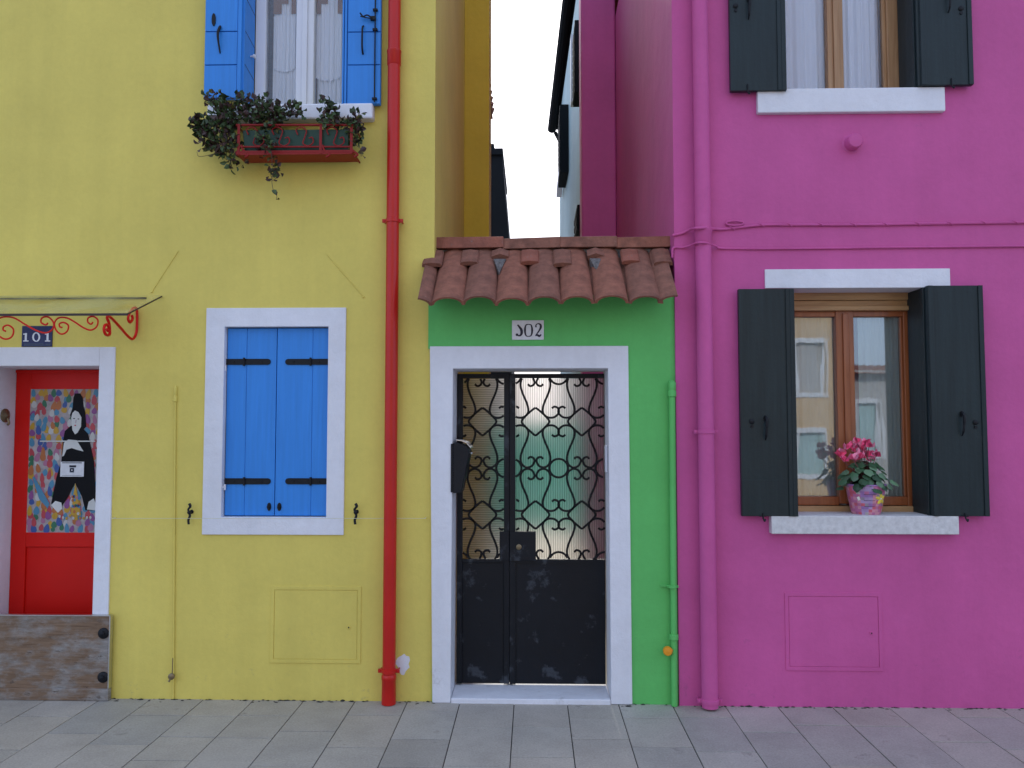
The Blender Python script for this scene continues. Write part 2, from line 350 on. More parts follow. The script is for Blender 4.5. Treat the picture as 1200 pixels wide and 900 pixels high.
def structure(o): o['kind'] = 'structure'; return o
def crom(pts, sub=6):
    P = [Vector(p) for p in pts]; out_ = []
    Q = [P[0] * 2 - P[1]] + P + [P[-1] * 2 - P[-2]]
    for i in range(1, len(Q) - 2):
        a, b, c, d = Q[i - 1:i + 3]
        for k in range(sub):
            t = k / sub
            out_.append(.5 * ((2 * b) + (c - a) * t + (2 * a - 5 * b + 4 * c - d) * t * t + (3 * b - a - 3 * c + d) * t ** 3))
    out_.append(P[-1]); return out_
def wallmesh(mb, x0, x1, y0, y1, z0, z1, holes, mi=0):
    """slab wall with real openings: front, back, reveals"""
    xs = sorted({x0, x1} | {h[0] for h in holes} | {h[1] for h in holes}); zs = sorted({z0, z1} | {h[2] for h in holes} | {h[3] for h in holes})
    def solid(i, j):
        if i < 0 or j < 0 or i >= len(xs) - 1 or j >= len(zs) - 1: return False
        cx, cz = (xs[i] + xs[i + 1]) / 2, (zs[j] + zs[j + 1]) / 2
        return not any(h[0] < cx < h[1] and h[2] < cz < h[3] for h in holes)
    idx = {}
    vs = []
    def v(i, j, k):
        if (i, j, k) not in idx: idx[(i, j, k)] = len(vs); vs.append((xs[i], (y0, y1)[k], zs[j]))
        return idx[(i, j, k)]
    fs = []
    for i in range(len(xs) - 1):
        for j in range(len(zs) - 1):
            if not solid(i, j): continue
            fs.append((v(i, j, 0), v(i + 1, j, 0), v(i + 1, j + 1, 0), v(i, j + 1, 0))); fs.append((v(i, j, 1), v(i, j + 1, 1), v(i + 1, j + 1, 1), v(i + 1, j, 1)))
            if not solid(i - 1, j): fs.append((v(i, j, 0), v(i, j + 1, 0), v(i, j + 1, 1), v(i, j, 1)))
            if not solid(i + 1, j): fs.append((v(i + 1, j, 0), v(i + 1, j, 1), v(i + 1, j + 1, 1), v(i + 1, j + 1, 0)))
            if not solid(i, j - 1): fs.append((v(i, j, 0), v(i, j, 1), v(i + 1, j, 1), v(i + 1, j, 0)))
            if not solid(i, j + 1): fs.append((v(i, j + 1, 0), v(i + 1, j + 1, 0), v(i + 1, j + 1, 1), v(i, j + 1, 1)))
    mb.add(vs, fs, mi); return mb
def strip(mb, pts, r, mi=0, sq=.35): return mb.tube(pts, r, seg=6, sq=sq, mi=mi)

# ------------------------------------------------------------------ ground
g = MB(); g.add([(-80, -60, -.10), (80, -60, -.10), (80, 100, -.10), (-80, 100, -.10)], [(0, 1, 2, 3)])
structure(g.build('ground', M['ground']))
gi_skip = (-.50, .50)
g = MB(); g.box(-9, 9, -9, 13, -.09, -.006); structure(g.build('pavement_bed', M['joint']))
g = MB(); x = -9.0 + .15
while x < 9:
    wd = .325 + rnd.uniform(-.012, .012); y = 0.0 + (rnd.uniform(.0, .25))
    if abs(x) > 9: break
    while y > -9:
        ln = rnd.choice((.34, .42, .5, .6)) + rnd.uniform(-.04, .04)
        dz = rnd.uniform(-.0015, .0015); gp = .0026
        ya, yb = y - ln + .0035, min(y - .0035, .02)
        if yb - ya > .04:
            g.hexa([(x + gp, ya, -.03), (x + wd - gp, ya, -.03), (x + wd - gp, yb, -.03), (x + gp, yb, -.03)],
                   [(x + gp, ya, dz), (x + wd - gp, ya, dz + rnd.uniform(-.001, .001)), (x + wd - gp, yb, dz), (x + gp, yb, dz)])
        y -= ln
    x += wd
structure(g.build('pavement', M['slab'], bevel=.002))
g = MB(); rg = random.Random(11)
for q in range(420):
    xq = rg.uniform(-4.5, 4.5); rr_ = rg.uniform(.003, .010) * (2 if rg.random() < .08 else 1); yq = (-.003 if xq < .92 else -.038) - rg.expovariate(90)
    if gi_skip[0] < xq < gi_skip[1]: continue
    vs = [(xq + rr_ * rg.uniform(.6, 2.6) * math.cos(t), yq + rr_ * .7 * math.sin(t), .0015) for t in (0, 1.2, 2.3, 3.3, 4.4, 5.3)] + [(xq, yq, .0015 + rr_ * .5)]
    g.add(vs, [(i, (i + 1) % 6, 6) for i in range(6)] + [(5, 4, 3, 2, 1, 0)])
dr_o = g.build('grit', M['joint']); tag(dr_o, 'dark grit and moss gathered along the foot of the painted walls', 'grit'); dr_o['kind'] = 'stuff'
g = MB(); g.box(-.66, .95, .32, 12.9, -.03, -.001); structure(g.build('alley_path', M['cream']))

# ------------------------------------------------------------------ YELLOW HOUSE
XY = W(508, 500)[0]                 # right corner of the yellow house
HT = 6.1
yh = thing('yellow_house', 'yellow painted house with blue shutters, red door and white window surround', 'house', (-3.8, 3, 0))
yh['group'] = 'painted houses along the pavement'
y_win = WR(262, 383, 384, 606)                      # shuttered window
y_up = (W(288, 60)[0], W(401, 60)[0], W(350, 126)[1], 5.12)
DY = .30
xl = W(14, 580, DY)[0]; xr = W(113, 580)[0]
ztop = W(60, 429)[1]
y_door = (xl, xr, -.0, ztop)
wl = MB()
wallmesh(wl, -7.0, XY, 0, .35, -.05, HT, [(y_win[0] - .003, y_win[1] + .003, y_win[2] - .003, y_win[3] + .003), y_up, (y_door[0] - .002, y_door[1] + .002, -.04, ztop + .002)])
wl.box(XY - .3, XY - .001, .351, 5.699, -.05, HT - .001)      # alley side
wl.box(-7.0, -6.75, .351, 6.0, -.05, HT - .001)
wl.box(-6.749, XY - .301, 5.7, 6.0, -.05, HT - .001)
wall_o = wl.build('wall', M['yellow'], yh)
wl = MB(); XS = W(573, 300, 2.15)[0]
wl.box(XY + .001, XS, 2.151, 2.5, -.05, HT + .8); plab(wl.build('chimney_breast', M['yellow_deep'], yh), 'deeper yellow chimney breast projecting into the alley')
def gable_roof(x0, x1, y0, y1, z, rise, name, parent, mat, over=.28):
    mb = MB(); ym = (y0 + y1) / 2; a, b = y0 - over, y1 + over; t = .12
    def zz(y): return z + rise * (1 - abs(y - ym) / (ym - y0))
    mb.add([(x0, a, zz(a)), (x1, a, zz(a)), (x1, ym, zz(ym)), (x0, ym, zz(ym)), (x1, b, zz(b)), (x0, b, zz(b)),
            (x0, a, zz(a) + t), (x1, a, zz(a) + t), (x1, ym, zz(ym) + t), (x0, ym, zz(ym) + t), (x1, b, zz(b) + t), (x0, b, zz(b) + t)],
           [(0, 1, 2, 3), (3, 2, 4, 5), (6, 9, 8, 7), (9, 11, 10, 8), (0, 6, 7, 1), (5, 4, 10, 11), (0, 3, 9, 6), (3, 5, 11, 9), (1, 7, 8, 2), (2, 8, 10, 4)])
    n = int((x1 - x0) / .22)
    for i in range(n):
        xx = x0 + .11 + i * .22
        for (ya, yb) in ((a, ym), (b, ym)):
            mb.tube([(xx, ya, zz(ya) + t), (xx, yb, zz(yb) + t)], .07, seg=6)
    return mb.build(name, mat, parent)
gable_roof(-7.1, XY - .02, 0, 6, HT + .01, 1.1, 'roof', yh, M['tile'])

# --- lower shuttered window
def ring(mb, o, i, y0, y1):       # rectangular surround from outer rect o to inner rect i (X0,X1,Z0,Z1)
    mb.box(o[0], i[0], y0, y1, o[2], o[3]); mb.box(i[1], o[1], y0, y1, o[2], o[3])
    mb.box(i[0], i[1], y0, y1, i[3], o[3]); mb.box(i[0], i[1], y0, y1, o[2], i[2]); return mb
def frame_mesh(o, i, y0, y1):
    mb = MB(); vs = []
    for y in (y0, y1):
        for r in (o, i):
            vs += [(r[0], y, r[2]), (r[1], y, r[2]), (r[1], y, r[3]), (r[0], y, r[3])]
    fs = []
    for k in range(4):
        k2 = (k + 1) % 4
        fs += [(k, k2, 4 + k2, 4 + k), (8 + k, 12 + k, 12 + k2, 8 + k2), (k, 8 + k, 8 + k2, k2), (4 + k, 4 + k2, 12 + k2, 12 + k)]
    mb.add(vs, fs); return mb
o_ = WR(240, 361, 404.5, 626.5)
frame_mesh(o_, (y_win[0], y_win[1], y_win[2], y_win[3]), -.012, .10).build('window_surround', M['white'], yh, bevel=.003)
def shutter_closed(x0, x1, z0, z1, grooves, yy=.028):
    mb = MB(); xs = [x0] + grooves + [x1]
    for a, b in zip(xs[:-1], xs[1:]): mb.box(a + .0012, b - .0012, yy, yy + .035, z0, z1)
    mb.box(x0 + .01, x1 - .01, yy + .004, yy + .03, z0 + .01, z1 - .01)
    return mb.build('shutter', M['blue'], yh, bevel=.0022)
xm = W(321.5, 500)[0]
sl_ = shutter_closed(y_win[0] + .004, xm - .001, y_win[2] + .006, y_win[3] - .006, [W(286, 500)[0]])
sr_ = shutter_closed(xm + .001, y_win[1] - .004, y_win[2] + .006, y_win[3] - .006, [W(364, 500)[0]])
for sh, (a, b, hg), pull in ((sl_, (263.5, 317, 286), 315), (sr_, (334, 384, 364), 327)):
    for yp in (424, 564):
        xa, za = W(a, yp, .02); xb, _ = W(b, yp, .02)
        mb = MB(); pts = []
        r = .019
        rr = (xb - xa)
        if sh is sl_:
            pts = [(xa, za - r), (xb - r, za - r)] + [(xb - r + r * math.sin(t), za - r * math.cos(t)) for t in (PI / 6, PI / 3, PI / 2, 2 * PI / 3, 5 * PI / 6)] + [(xb - r, za + r), (xa, za + r)]
        else:
            pts = [(xa + r, za - r), (xb, za - r), (xb, za + r), (xa + r, za + r)] + [(xa + r - r * math.sin(t), za + r * math.cos(t)) for t in (PI / 6, PI / 3, PI / 2, 2 * PI / 3, 5 * PI / 6)]
        mb.prism(pts, .022, .0275)
        gx = W(hg, yp, .02)[0]; mb.tube([(gx, .018, za - .026), (gx, .018, za + .026)], .007)
        for q in (.2, .8): mb.lathe([(.006, 0), (.004, -.004)], (xa + rr * q, .022, za), 'Y', 8)
        mb.build('strap_hinge', M['iron'], sh)
    px_, pz_ = W(pull, 594, .02)
    mb = MB(); mb.ell((px_, pz_), .013, .026, .0275, .004, 16); mb.lathe([(.004, 0), (.007, -.012), (.009, -.018), (.005, -.022)], (px_, .024, pz_), 'Y', 12)
    mb.build('pull', M['iron'], sh)
for (a, b) in ((262, 431), (261.5, 571)):
    cx, cz = W(a, b); mb = MB(); mb.tube([(cx + .006, .012, cz - .018), (cx + .006, .012, cz + .018)], .007); mb.box(cx - .012, cx + .01, .008, .016, cz - .006, cz + .006); mb.build('hinge_pin', M['whitepaint'], yh)
def catch(px, py):
    cx, cz = W(px, py); mb = MB()
    mb.tube([(cx, .005, cz + .012), (cx, -.035, cz + .012)], .005)
    mb.tube(crom([(cx, -.036, cz + .066), (cx + .008, -.04, cz + .05), (cx - .006, -.036, cz + .03), (cx, -.036, cz + .012), (cx + .005, -.036, cz - .01), (cx - .003, -.038, cz - .035), (cx, -.038, cz - .062)]), [.009] * 8 + [.007] * 8 + [.008] * 9 + [.008] * 12, 8, sq=.6)
    mb.lathe([(.011, 0), (.011, -.008), (.004, -.011)], (cx, -.034, cz + .012), 'Y', 10)
    mb.lathe([(.014, .0), (.010, -.006)], (cx, -.0, cz + .012), 'Y', 10)
    return mb.build('shutter_catch', M['iron'], yh, smooth=True)
catch(224.5, 602); catch(418, 602)

# --- access hatch
def hatch(px0, py0, px1, py1, lock, parent, mat):
    r = WR(px0, py0, px1, py1); h = MB(); t = .022
    frame_mesh(r, (r[0] + t, r[1] - t, r[2] + t, r[3] - t), -.006, .004).build
    fm = frame_mesh(r, (r[0] + t, r[1] - t, r[2] + t, r[3] - t), -.005, .004)
    fm.box(r[0] + t + .003, r[1] - t - .003, -.003, .004, r[2] + t + .003, r[3] - t - .003)
    ho = fm.build('access_hatch', mat, parent, bevel=.0015)
    cx, cz = W(*lock); l_ = MB(); l_.lathe([(.011, 0), (.010, -.004), (.006, -.0045)], (cx, -.003, cz), 'Y', 12); l_.build('lock', mat, ho)
    l2 = MB(); l2.ell((cx, cz), .004, .005, -.0076, .001); l2.build('keyhole', M['iron'], ho); return ho
hatch(317, 687, 423, 777, (409, 735), yh, M['yellow'])
# flaked patch showing white undercoat
cx, cz = W(472, 778); pts = []
for k in range(18):
    a = 2 * PI * k / 18; rr = .045 + rnd.uniform(-.013, .012); pts.append((cx + rr * math.cos(a) * 1.0, cz + rr * math.sin(a) * 1.35))
mb = MB(); mb.prism(pts, -.0015, .001); plab(mb.build('bare_patch', M['white'], yh), 'patch of bare white undercoat where the yellow paint flaked')

# --- upper window (blue bi-fold shutters)
YW = .12
x0, x1, z0, z1 = y_up
zs_ = z0 + .012
fr = MB(); fx = [W(p, 60, YW)[0] for p in (299, 311, 347, 368, 402)]
fx[0] = fx[0]; fx[4] = x1 - .001
fr.box(fx[0], fx[1], YW, YW + .06, z0, z1); fr.box(fx[2], fx[3], YW - .005, YW + .06, z0, z1); fr.box(fx[4] - .03, fx[4], YW, YW + .06, z0, z1)
fr.box(fx[1], fx[2], YW, YW + .06, z0, z0 + .07); fr.box(fx[3], fx[4] - .03, YW, YW + .06, z0, z0 + .07); fr.box(fx[1], fx[4] - .03, YW + .002, YW + .058, z1 - .08, z1)
fr.box((fx[2] + fx[3]) / 2 - .018, (fx[2] + fx[3]) / 2 + .018, YW - .018, YW - .0055, z0 + .02, z1 - .02)
wf = fr.build('window', M['whitepaint'], yh, bevel=.004)
for a, b in ((fx[1], fx[2]), (fx[3], fx[4] - .03)):
    p = MB(); p.box(a - .004, b + .004, YW + .028, YW + .033, z0 + .066, z1 - .076); p.build('pane', M['glassu'], wf)
def curtain(name, x0, x1, z0, z1, y, amp, waves, mat, parent, hem=0.0, ph=0):
    mb = MB(); nx, nz = 80, 14; vs = []
    for j in range(nz + 1):
        for i in range(nx + 1):
            u = i / nx; v = j / nz
            ff = math.sin(u * waves * 2 * PI + ph) + .45 * math.sin(u * waves * 4.7 * PI + 1.3 + ph) + .3 * math.sin(u * 9 + v * 2)
            vs.append((x0 + (x1 - x0) * u, y + amp * ff * (1 - .35 * v), z0 + (z1 - z0) * v + (hem * math.sin(u * PI) if j == 0 else 0)))
    fs = [(j * (nx + 1) + i, j * (nx + 1) + i + 1, (j + 1) * (nx + 1) + i + 1, (j + 1) * (nx + 1) + i) for j in range(nz) for i in range(nx)]
    mb.add(vs, fs); return mb.build(name, mat, parent, smooth=True)
curtain('curtain', W(322, 60, .24)[0], W(346, 60, .24)[0] + .02, z0 + .01, W(335, 22, .24)[1], .205, .008, 5, M['lace'], wf, 0)
curtain('curtain', fx[3], fx[4], z0 + .01, W(335, 12, .24)[1], .205, .008, 6, M['lace'], wf, 0, 2)
for a, b, bot in ((322, 348, 82), (368, 402, 92)):        # tied-back upper tier ending in a frilled swag
    xa, xb = W(a, 60, .22)[0], W(b, 60, .22)[0]
    curtain('curtain', xa, xb, W(a, bot, .22)[1], W(a, 0, .22)[1] + .7, .192, .006, 5, M['lace'], wf, -.03, 1)
    p = MB(); xm_ = (xa + xb) / 2; zt = W(a, 18, .2)[1]
    p.prism([(xa, zt), (xa + .055, zt), (xa + .055, zt + .07), (xa + .10, zt + .07), (xa + .10, zt + .12), (xb - .03, zt + .12), (xb - .03, zt), (xb + .0, zt), (xb + .0, zt + .8), (xa, zt + .8)], .181, .1835)
    p.build('pelmet', M['pelmet'], wf)
# shutters of the upper window
def upleaf(xa, xb, y, zb, zt, grooves, flip=False):
    mb = MB(); zz = [zb] + grooves + [zt]
    mb.box(xa, xb, y, y + .022, zb, zt)
    for a, b in zip(zz[:-1], zz[1:]): mb.box(xa + .004, xb - .03, y - .012, y - .0005, a + .003, b - .003)
    mb.box(xb - .027, xb - .002, y - .016, y - .0005, zb, zt)
    return mb
lx0, lx1 = W(240, 60, -.05)[0], W(284, 60, -.05)[0]; zb = W(262, 116, -.05)[1]
gz = [W(262, p, -.05)[1] for p in (77, 38, -1, -40, -80)]
s1 = upleaf(lx0, lx1, -.05, zb, z1 - .01, [g_ for g_ in gz if g_ < z1 - .05]).build('shutter', M['blue'], yh, bevel=.002)
gp_ = [(W(p, q, -.07)) for p, q in ((258, 30), (256.5, 42), (257.5, 62))]
mb = MB(); mb.tube(crom([(gp_[0][0], -.066, gp_[0][1]), (gp_[1][0], -.088, gp_[1][1]), (gp_[2][0], -.066, gp_[2][1])]), [.006, .009, .009, .009, .009, .009, .008, .008, .007, .006, .006, .005, .004], 8); mb.build('handle', M['iron'], s1, smooth=True)
ex, ez = W(250.5, 23, -.065); mb = MB(); mb.ell((ex, ez), .013, .042, -.062, .006, 18); mb.build('escutcheon', M['iron'], s1)
# inner leaf folded into the left reveal
P0 = W(286.5, 60, -.045)[0]; P1 = W(298.5, 60, .112)[0]
def IL(t, off=0.0): return P0 + (P1 - P0) * t + off, -.045 + .157 * t
def ilquad(off0, off1, ta, tb): return [(*IL(ta, off0), 0), (*IL(ta, off1), 0), (*IL(tb, off1), 0), (*IL(tb, off0), 0)]
q_ = ilquad(-.026, 0, 0, 1)
mb = MB(); mb.hexa([(a, b, zb) for a, b, _ in q_], [(a, b, z1 - .01) for a, b, _ in q_])
s1b = mb.build('shutter_inner_leaf', M['blue'], yh, bevel=.002)
for q in gz[:3]:
    q_ = ilquad(-.001, .0015, .05, .95); b2 = MB(); dzq = (.012, .012, -.03, -.03)
    b2.hexa([(a, b, q + d) for (a, b, _), d in zip(q_, dzq)], [(a, b, q + d + .004) for (a, b, _), d in zip(q_, dzq)])
    b2.build('batten_edge', M['navy'], s1b)
kz = W(296, 67, .06)[1]; mb = MB(); mb.lathe([(.006, 0), (.006, .012), (.014, .02), (.014, .03), (.005, .036)], (IL(.6)[0], IL(.6)[1], kz), 'X', 12); mb.build('knob', M['whitepaint'], s1b, smooth=True)
rx0, rx1 = W(401.5, 60, -.05)[0], W(446.5, 60, -.05)[0]; zbr = W(424, 123, -.05)[1]
s2 = MB(); s2.box(rx0, rx1, -.05, -.028, zbr, z1 - .01)
gz2 = [zbr] + [W(424, p, -.05)[1] for p in (77, 38.5, 0, -39, -78)] + [z1 - .01]
gz2 = [q for q in gz2 if q <= z1]
for a, b in zip(gz2[:-1], gz2[1:]): s2.box(rx0 + .036, rx1 - .002, -.062, -.0505, a + .003, b - .003)
s2.box(rx0 + .001, rx0 + .012, -.068, -.0505, zbr, z1 - .01); s2.box(rx0 + .016, rx0 + .030, -.066, -.0505, zbr, z1 - .01)
s2 = s2.build('shutter', M['blue'], yh, bevel=.002)
hx, hz = W(425.5, 30, -.07); hx2, hz2 = W(425, 63, -.07)
mb = MB(); mb.tube(crom([(hx, -.063, hz), (hx, -.09, hz - .03), (hx2, -.09, hz2 + .04), (hx2, -.063, hz2)]), .006, 8); mb.build('handle', M['iron'], s2, smooth=True)
bx_ = W(439.5, 60, -.07)[0]; bz = W(438, 120, -.07)[1]
mb = MB(); mb.tube([(bx_, -.075, bz), (bx_, -.075, z1 - .02)], .0045)
for q in (12, 35, 116):
    zq = W(438, q, -.07)[1]; mb.box(bx_ - .015, bx_ + .015, -.082, -.0625, zq - .006, zq + .006)
zq = W(438, 22, -.07)[1]
mb.box(bx_ - .03, bx_ + .004, -.084, -.066, zq - .012, zq + .012)
mb.tube(crom([(bx_ - .02, -.085, zq), (bx_ - .05, -.087, zq + .016), (bx_ - .075, -.087, zq + .008), (bx_ - .095, -.087, zq + .03)]), .005, 6)
mb.tube(crom([(bx_ - .02, -.085, zq - .005), (bx_ - .05, -.087, zq - .002), (bx_ - .075, -.087, zq + .004), (bx_ - .093, -.087, zq + .008)]), .004, 6)
mb.build('bolt_rod', M['iron'], s2)
sx0, sx1 = W(243, 130, -.06)[0], W(437, 130, -.06)[0]; sz0, sz1 = W(430, 138.5, -.07)[1], W(430, 125.5, -.07)[1]
mb = MB(); mb.box(sx0, sx1, -.07, YW - .002, sz0, z0 - .001); mb.build('window_sill', M['white'], yh, bevel=.012)

# --- red door
ds = (W(-30, 500)[0] - .12, W(132, 560)[0], -.0, W(60, 407)[1])
mb = MB(); i_ = (xl, xr, 0, ztop)
mb.box(i_[1], ds[1], -.012, .345, .004, ds[3]); mb.box(ds[0], i_[0], -.012, .345, .004, ds[3]); mb.box(i_[0], i_[1], -.012, .345, i_[3], ds[3])
mb.build('door_surround', M['white'], yh, bevel=.004)
def D(px, py): return W(px, py, DY)
dx0 = xl + .002; dx1 = xr - .002
d = MB(); hxs = D(33, 540)[0]; dtop = D(60, 437)[1]
pz0, pz1 = D(60, 624)[1], D(60, 456)[1]
d.box(dx0, hxs, DY, DY + .045, .0, ztop - .002)                    # stile
d.box(hxs, dx1, DY, DY + .045, pz1, ztop - .002); d.box(hxs, dx1, DY, DY + .045, D(60, 641)[1], pz0)
lp = D(60, 641)[1]
d.box(hxs, dx1, DY + .014, DY + .04, .0, lp); d.box(dx0 + .001, dx1, DY - .012, DY - .001, dtop + .0, ztop - .003)
dr = d.build('door', M['red'], yh, bevel=.004)
cols = [(.62, .08, .10), (.06, .13, .42), (.70, .42, .04), (.05, .22, .12), (.34, .10, .33), (.10, .33, .52), (.60, .20, .06), (.55, .22, .36), (.72, .72, .70), (.06, .05, .10)]
pm = [paint('painting_ground', (.36, .32, .32), bump=0, var=.25, vscale=20)] + [paint('painting_colour', tuple(v * .68 for v in c), rough=.4, bump=0) for c in cols] + [paint('painting_black', (.006, .006, .008), spec=.12, rough=.5, bump=0), paint('painting_pale', (.60, .62, .60), rough=.4, bump=0)]
pa = MB(); py_ = DY + .004
pa.box(hxs - .004, dx1, py_, py_ + .008, pz0 - .004, pz1 + .004, 0)
rp = random.Random(5)
wpx = dx1 - hxs; hpx = pz1 - pz0
rows = 22; colsn = 15
for j in range(rows):
    for i in range(colsn):
        cx = hxs + (i + .5 + rp.uniform(-.35, .35)) / colsn * wpx; cz = pz0 + (j + .5 + rp.uniform(-.35, .35)) / rows * hpx
        cx = min(max(cx, hxs + .02), dx1 - .02); cz = min(max(cz, pz0 + .025), pz1 - .025)
        a_, b_ = rp.uniform(.014, .020), rp.uniform(.022, .036); rot = rp.uniform(-.3, .3)
        ci = 1 + rp.choice([0, 1, 2, 3, 4, 5, 5, 6, 7, 8, 2, 0])
        yy = py_ - .0005 * (1 + (i + 2 * j) % 4)
        # teardrop
        pts = []
        for k in range(12):
            t = 2 * PI * k / 12; xx = a_ * math.cos(t) * (1 - .35 * math.sin(t)); z_ = b_ * math.sin(t)
            pts.append((cx + xx * math.cos(rot) - z_ * math.sin(rot), cz + xx * math.sin(rot) + z_ * math.cos(rot)))
        pa.prism(pts, yy - .0004, yy, ci)
def PP(l): return [D(*q) for q in l]
yb_ = py_ - .0035
BK, PL = len(cols) + 1, len(cols) + 2
def fig(pxs, k, mi): pa.prism(list(reversed(PP(pxs))) , yb_ - .0006 * (k + 1), yb_ - .0006 * k - .0001, mi)
fig([(82, 486), (85, 478), (86, 466), (88, 461), (94, 461), (97, 466), (98, 476), (100, 484), (101, 500), (95, 506), (84, 495)], 0, BK)                 # tall hair and hat
fig([(74, 516), (76, 505), (83, 499), (95, 500), (103, 508), (105, 517), (110, 540), (112, 575), (111, 598), (100, 598), (96, 582), (88, 566), (80, 582), (70, 597), (60, 590), (66, 560), (72, 540)], 1, BK)   # black costume
fig([(83.5, 490), (85, 484), (88, 481), (92, 483), (95.5, 489), (95, 500), (91, 507), (88, 509), (85, 504)], 2, PL)               # pale face
for q in ((87, 490.5), (92, 491)): pa.ell(D(*q), .007, .0035, yb_ - .0020, .0005, 8, mi=BK)
pa.ell(D(88.3, 498.5), .006, .005, yb_ - .0020, .0005, 8, mi=1); pa.tube([(*D(89.3, 492),)[:1] + (yb_ - .002,) + (D(89.3, 492)[1],), (D(88.8, 496)[0], yb_ - .002, D(88.8, 496)[1])], .0016, 6, mi=8)
fig([(73, 535), (75, 519), (80, 515), (90, 516), (98, 529), (90, 527), (84, 525), (78, 527), (75, 534)], 2, PL)                    # hands
fig([(60, 592), (65, 587), (72, 589), (73, 596), (68, 601)], 2, PL); fig([(102, 597), (104, 588), (110, 584), (112, 590), (112, 598)], 2, PL)
fig([(83, 604), (86, 580), (88.5, 566), (91, 580), (95, 604)], 2, 3)
for k in range(14): pa.ell(D(rp.uniform(85, 93), rp.uniform(580, 602)), .009, .011, yb_ - .0024, .0005, 8, mi=1 + rp.randrange(9))
for k in range(12): pa.ell(D(62 + k * 4, 606 + rp.uniform(-2.5, 2.5)), .008, .010, yb_ - .0010, .0005, 8, mi=rp.choice((3, 9, 7, 3)))
pa.prism(list(reversed(PP([(38, 560), (40, 558), (48, 572), (58, 590), (56, 596), (46, 585)]))), yb_ - .0012, yb_ - .0006, 6)
xa, za = D(47, 517); xb, zb2 = D(112, 516.5)
pa.box(xa, xb, yb_ - .004, yb_ - .0031, za - .004, za + .004, PL)
plab(pa.build('painting', pm, dr), 'painted glass panel of bright teardrops around a figure in black')
sg = MB(); r = (D(71.5, 550)[0], D(99, 550)[0], D(85, 558.5)[1], D(85, 541)[1])
sg.box(r[0], r[1], yb_ - .008, yb_ - .006, r[2], r[3], 0)
cx, cz = (r[0] + r[1]) / 2, (r[2] + r[3]) / 2; ys = yb_ - .0085
sg.box(cx - .019, cx + .027, ys - .0004, ys, cz + .012, cz + .026, 1); sg.box(cx - .016, cx + .014, ys - .0004, ys, cz - .022, cz + .008, 2)
sg.ell((cx, cz - .006), .014, .014, ys - .0006, .0004, 14, mi=1); sg.ell((cx, cz - .006), .005, .005, ys - .0012, .0004, 10, mi=0)
sg.box(r[0] + .012, r[1] - .015, ys - .0004, ys, r[3] - .010, r[3] - .005, 1); sg.box(r[0] + .012, r[1] - .015, ys - .0004, ys, r[2] + .007, r[2] + .009, 2)
plab(sg.build('paper_notice', [M['enamel'], M['ink'], M['greyline']], dr), 'white notice with a black camera symbol')
# bell pull on the jamb
bx, bz2 = xl + .0, W(3, 487, .2)[1]
mb = MB(); mb.lathe([(.046, 0), (.046, .006), (.034, .012), (.030, .010), (.014, .018), (.0, .024)], (xl, .20, bz2), 'X', 24); mb.tube(crom([(xl + .02, .20, bz2 - .02), (xl + .03, .20, bz2 - .05), (xl + .02, .20, bz2 - .062)]), .008, 8)
mb.build('bell_pull', M['brass'], yh, smooth=True)

# ------------------------------------------------------------------ GREEN GATE WALL
YG = -.014
GX0, GX1 = W(501, 600)[0], W(795.5, 640)[0]
gw = thing('gate_wall', 'green painted gate wall with terracotta tiled coping and white doorway', 'wall', ((GX0 + GX1) / 2, .15, 0))
gi = (W(530.5, 620, YG)[0], W(713.5, 620, YG)[0], 0.0, W(620, 432, YG)[1])
gt = 2.60; oz_ = W(620, 408, -.03)[1]
mb = MB(); mb.box(GX0, XY + .001, YG + .001, .25, oz_, gt - .001); wallmesh(mb, XY + .0015, GX1, YG, .30, -.04, gt, [(gi[0] - .02, gi[1] + .02, -.03, gi[3] + .004)])
mb.build('wall', M['green'], gw)
ox0, ox1, oz1 = W(502.5, 620, -.03)[0], W(738, 620, -.03)[0], W(620, 405.5, -.03)[1]
mb = MB(); YS = -.030
bl = W(506.5, 820, YS)[0]
mb.prism([(bl, .002), (gi[0] - .008, .002), (gi[0], gi[3]), (gi[1], gi[3]), (gi[1] + .006, .002), (ox1 + .008, .002), (ox1, oz1), (ox0, oz1)], YS, .298)
mb.build('door_surround', M['white'], gw, bevel=.004)
mb = MB(); mb.box(gi[0] - .006, gi[1] + .004, -.028, .29, -.02, .030); mb.build('threshold', M['white'], gw, bevel=.006)

# gate leaves
GY = .22
def G(px, py, y=GY): return W(px, py, y)
gl, gr_ = gi[0] + .003, gi[1] - .003
gbot, gtop = .040, G(620, 438)[1]
gmid = G(656, 656)[1]
xc = G(597, 620)[0]; stl, str_ = G(590.5, 620)[0], G(604, 620)[0]
zt2 = G(620, 443)[1]
xin_l, xin_r = G(542, 550)[0], G(708.5, 550)[0]
def leaf(x0, x1, ix0, ix1, rib, lock):
    mb = MB()
    mb.box(x0, ix0, GY, GY + .04, gbot, gtop); mb.box(ix1, x1, GY, GY + .04, gbot, gtop)
    mb.box(ix0, ix1, GY, GY + .04, zt2, gtop); mb.box(ix0, ix1, GY, GY + .04, gmid - .02, gmid)
    mb.box(ix0, ix1, GY + .012, GY + .032, gbot, gmid - .021)
    lf = mb.build('gate_leaf', M['gatepanel'], gw, bevel=.002)
    p = MB(); p.box(ix0 - .006, ix1 + .006, GY + .030, GY + .034, gmid + .002, zt2 - .002); p.build('ribbed_glass', rib, lf)
    return lf
lf1 = leaf(gl, xc - .0015, xin_l, stl, M['ribz'], 0)
mb_ = MB(); mb_.box(xc - .018, xc + .018, GY + .041, GY + .047, gbot, gtop); mb_.build('gap_light_stop', M['gatepanel'], lf1)  # strip added behind the leaves to block sunlight through their gap
lf2 = leaf(xc + .0015, gr_, str_, xin_r, M['ribx'], 1)
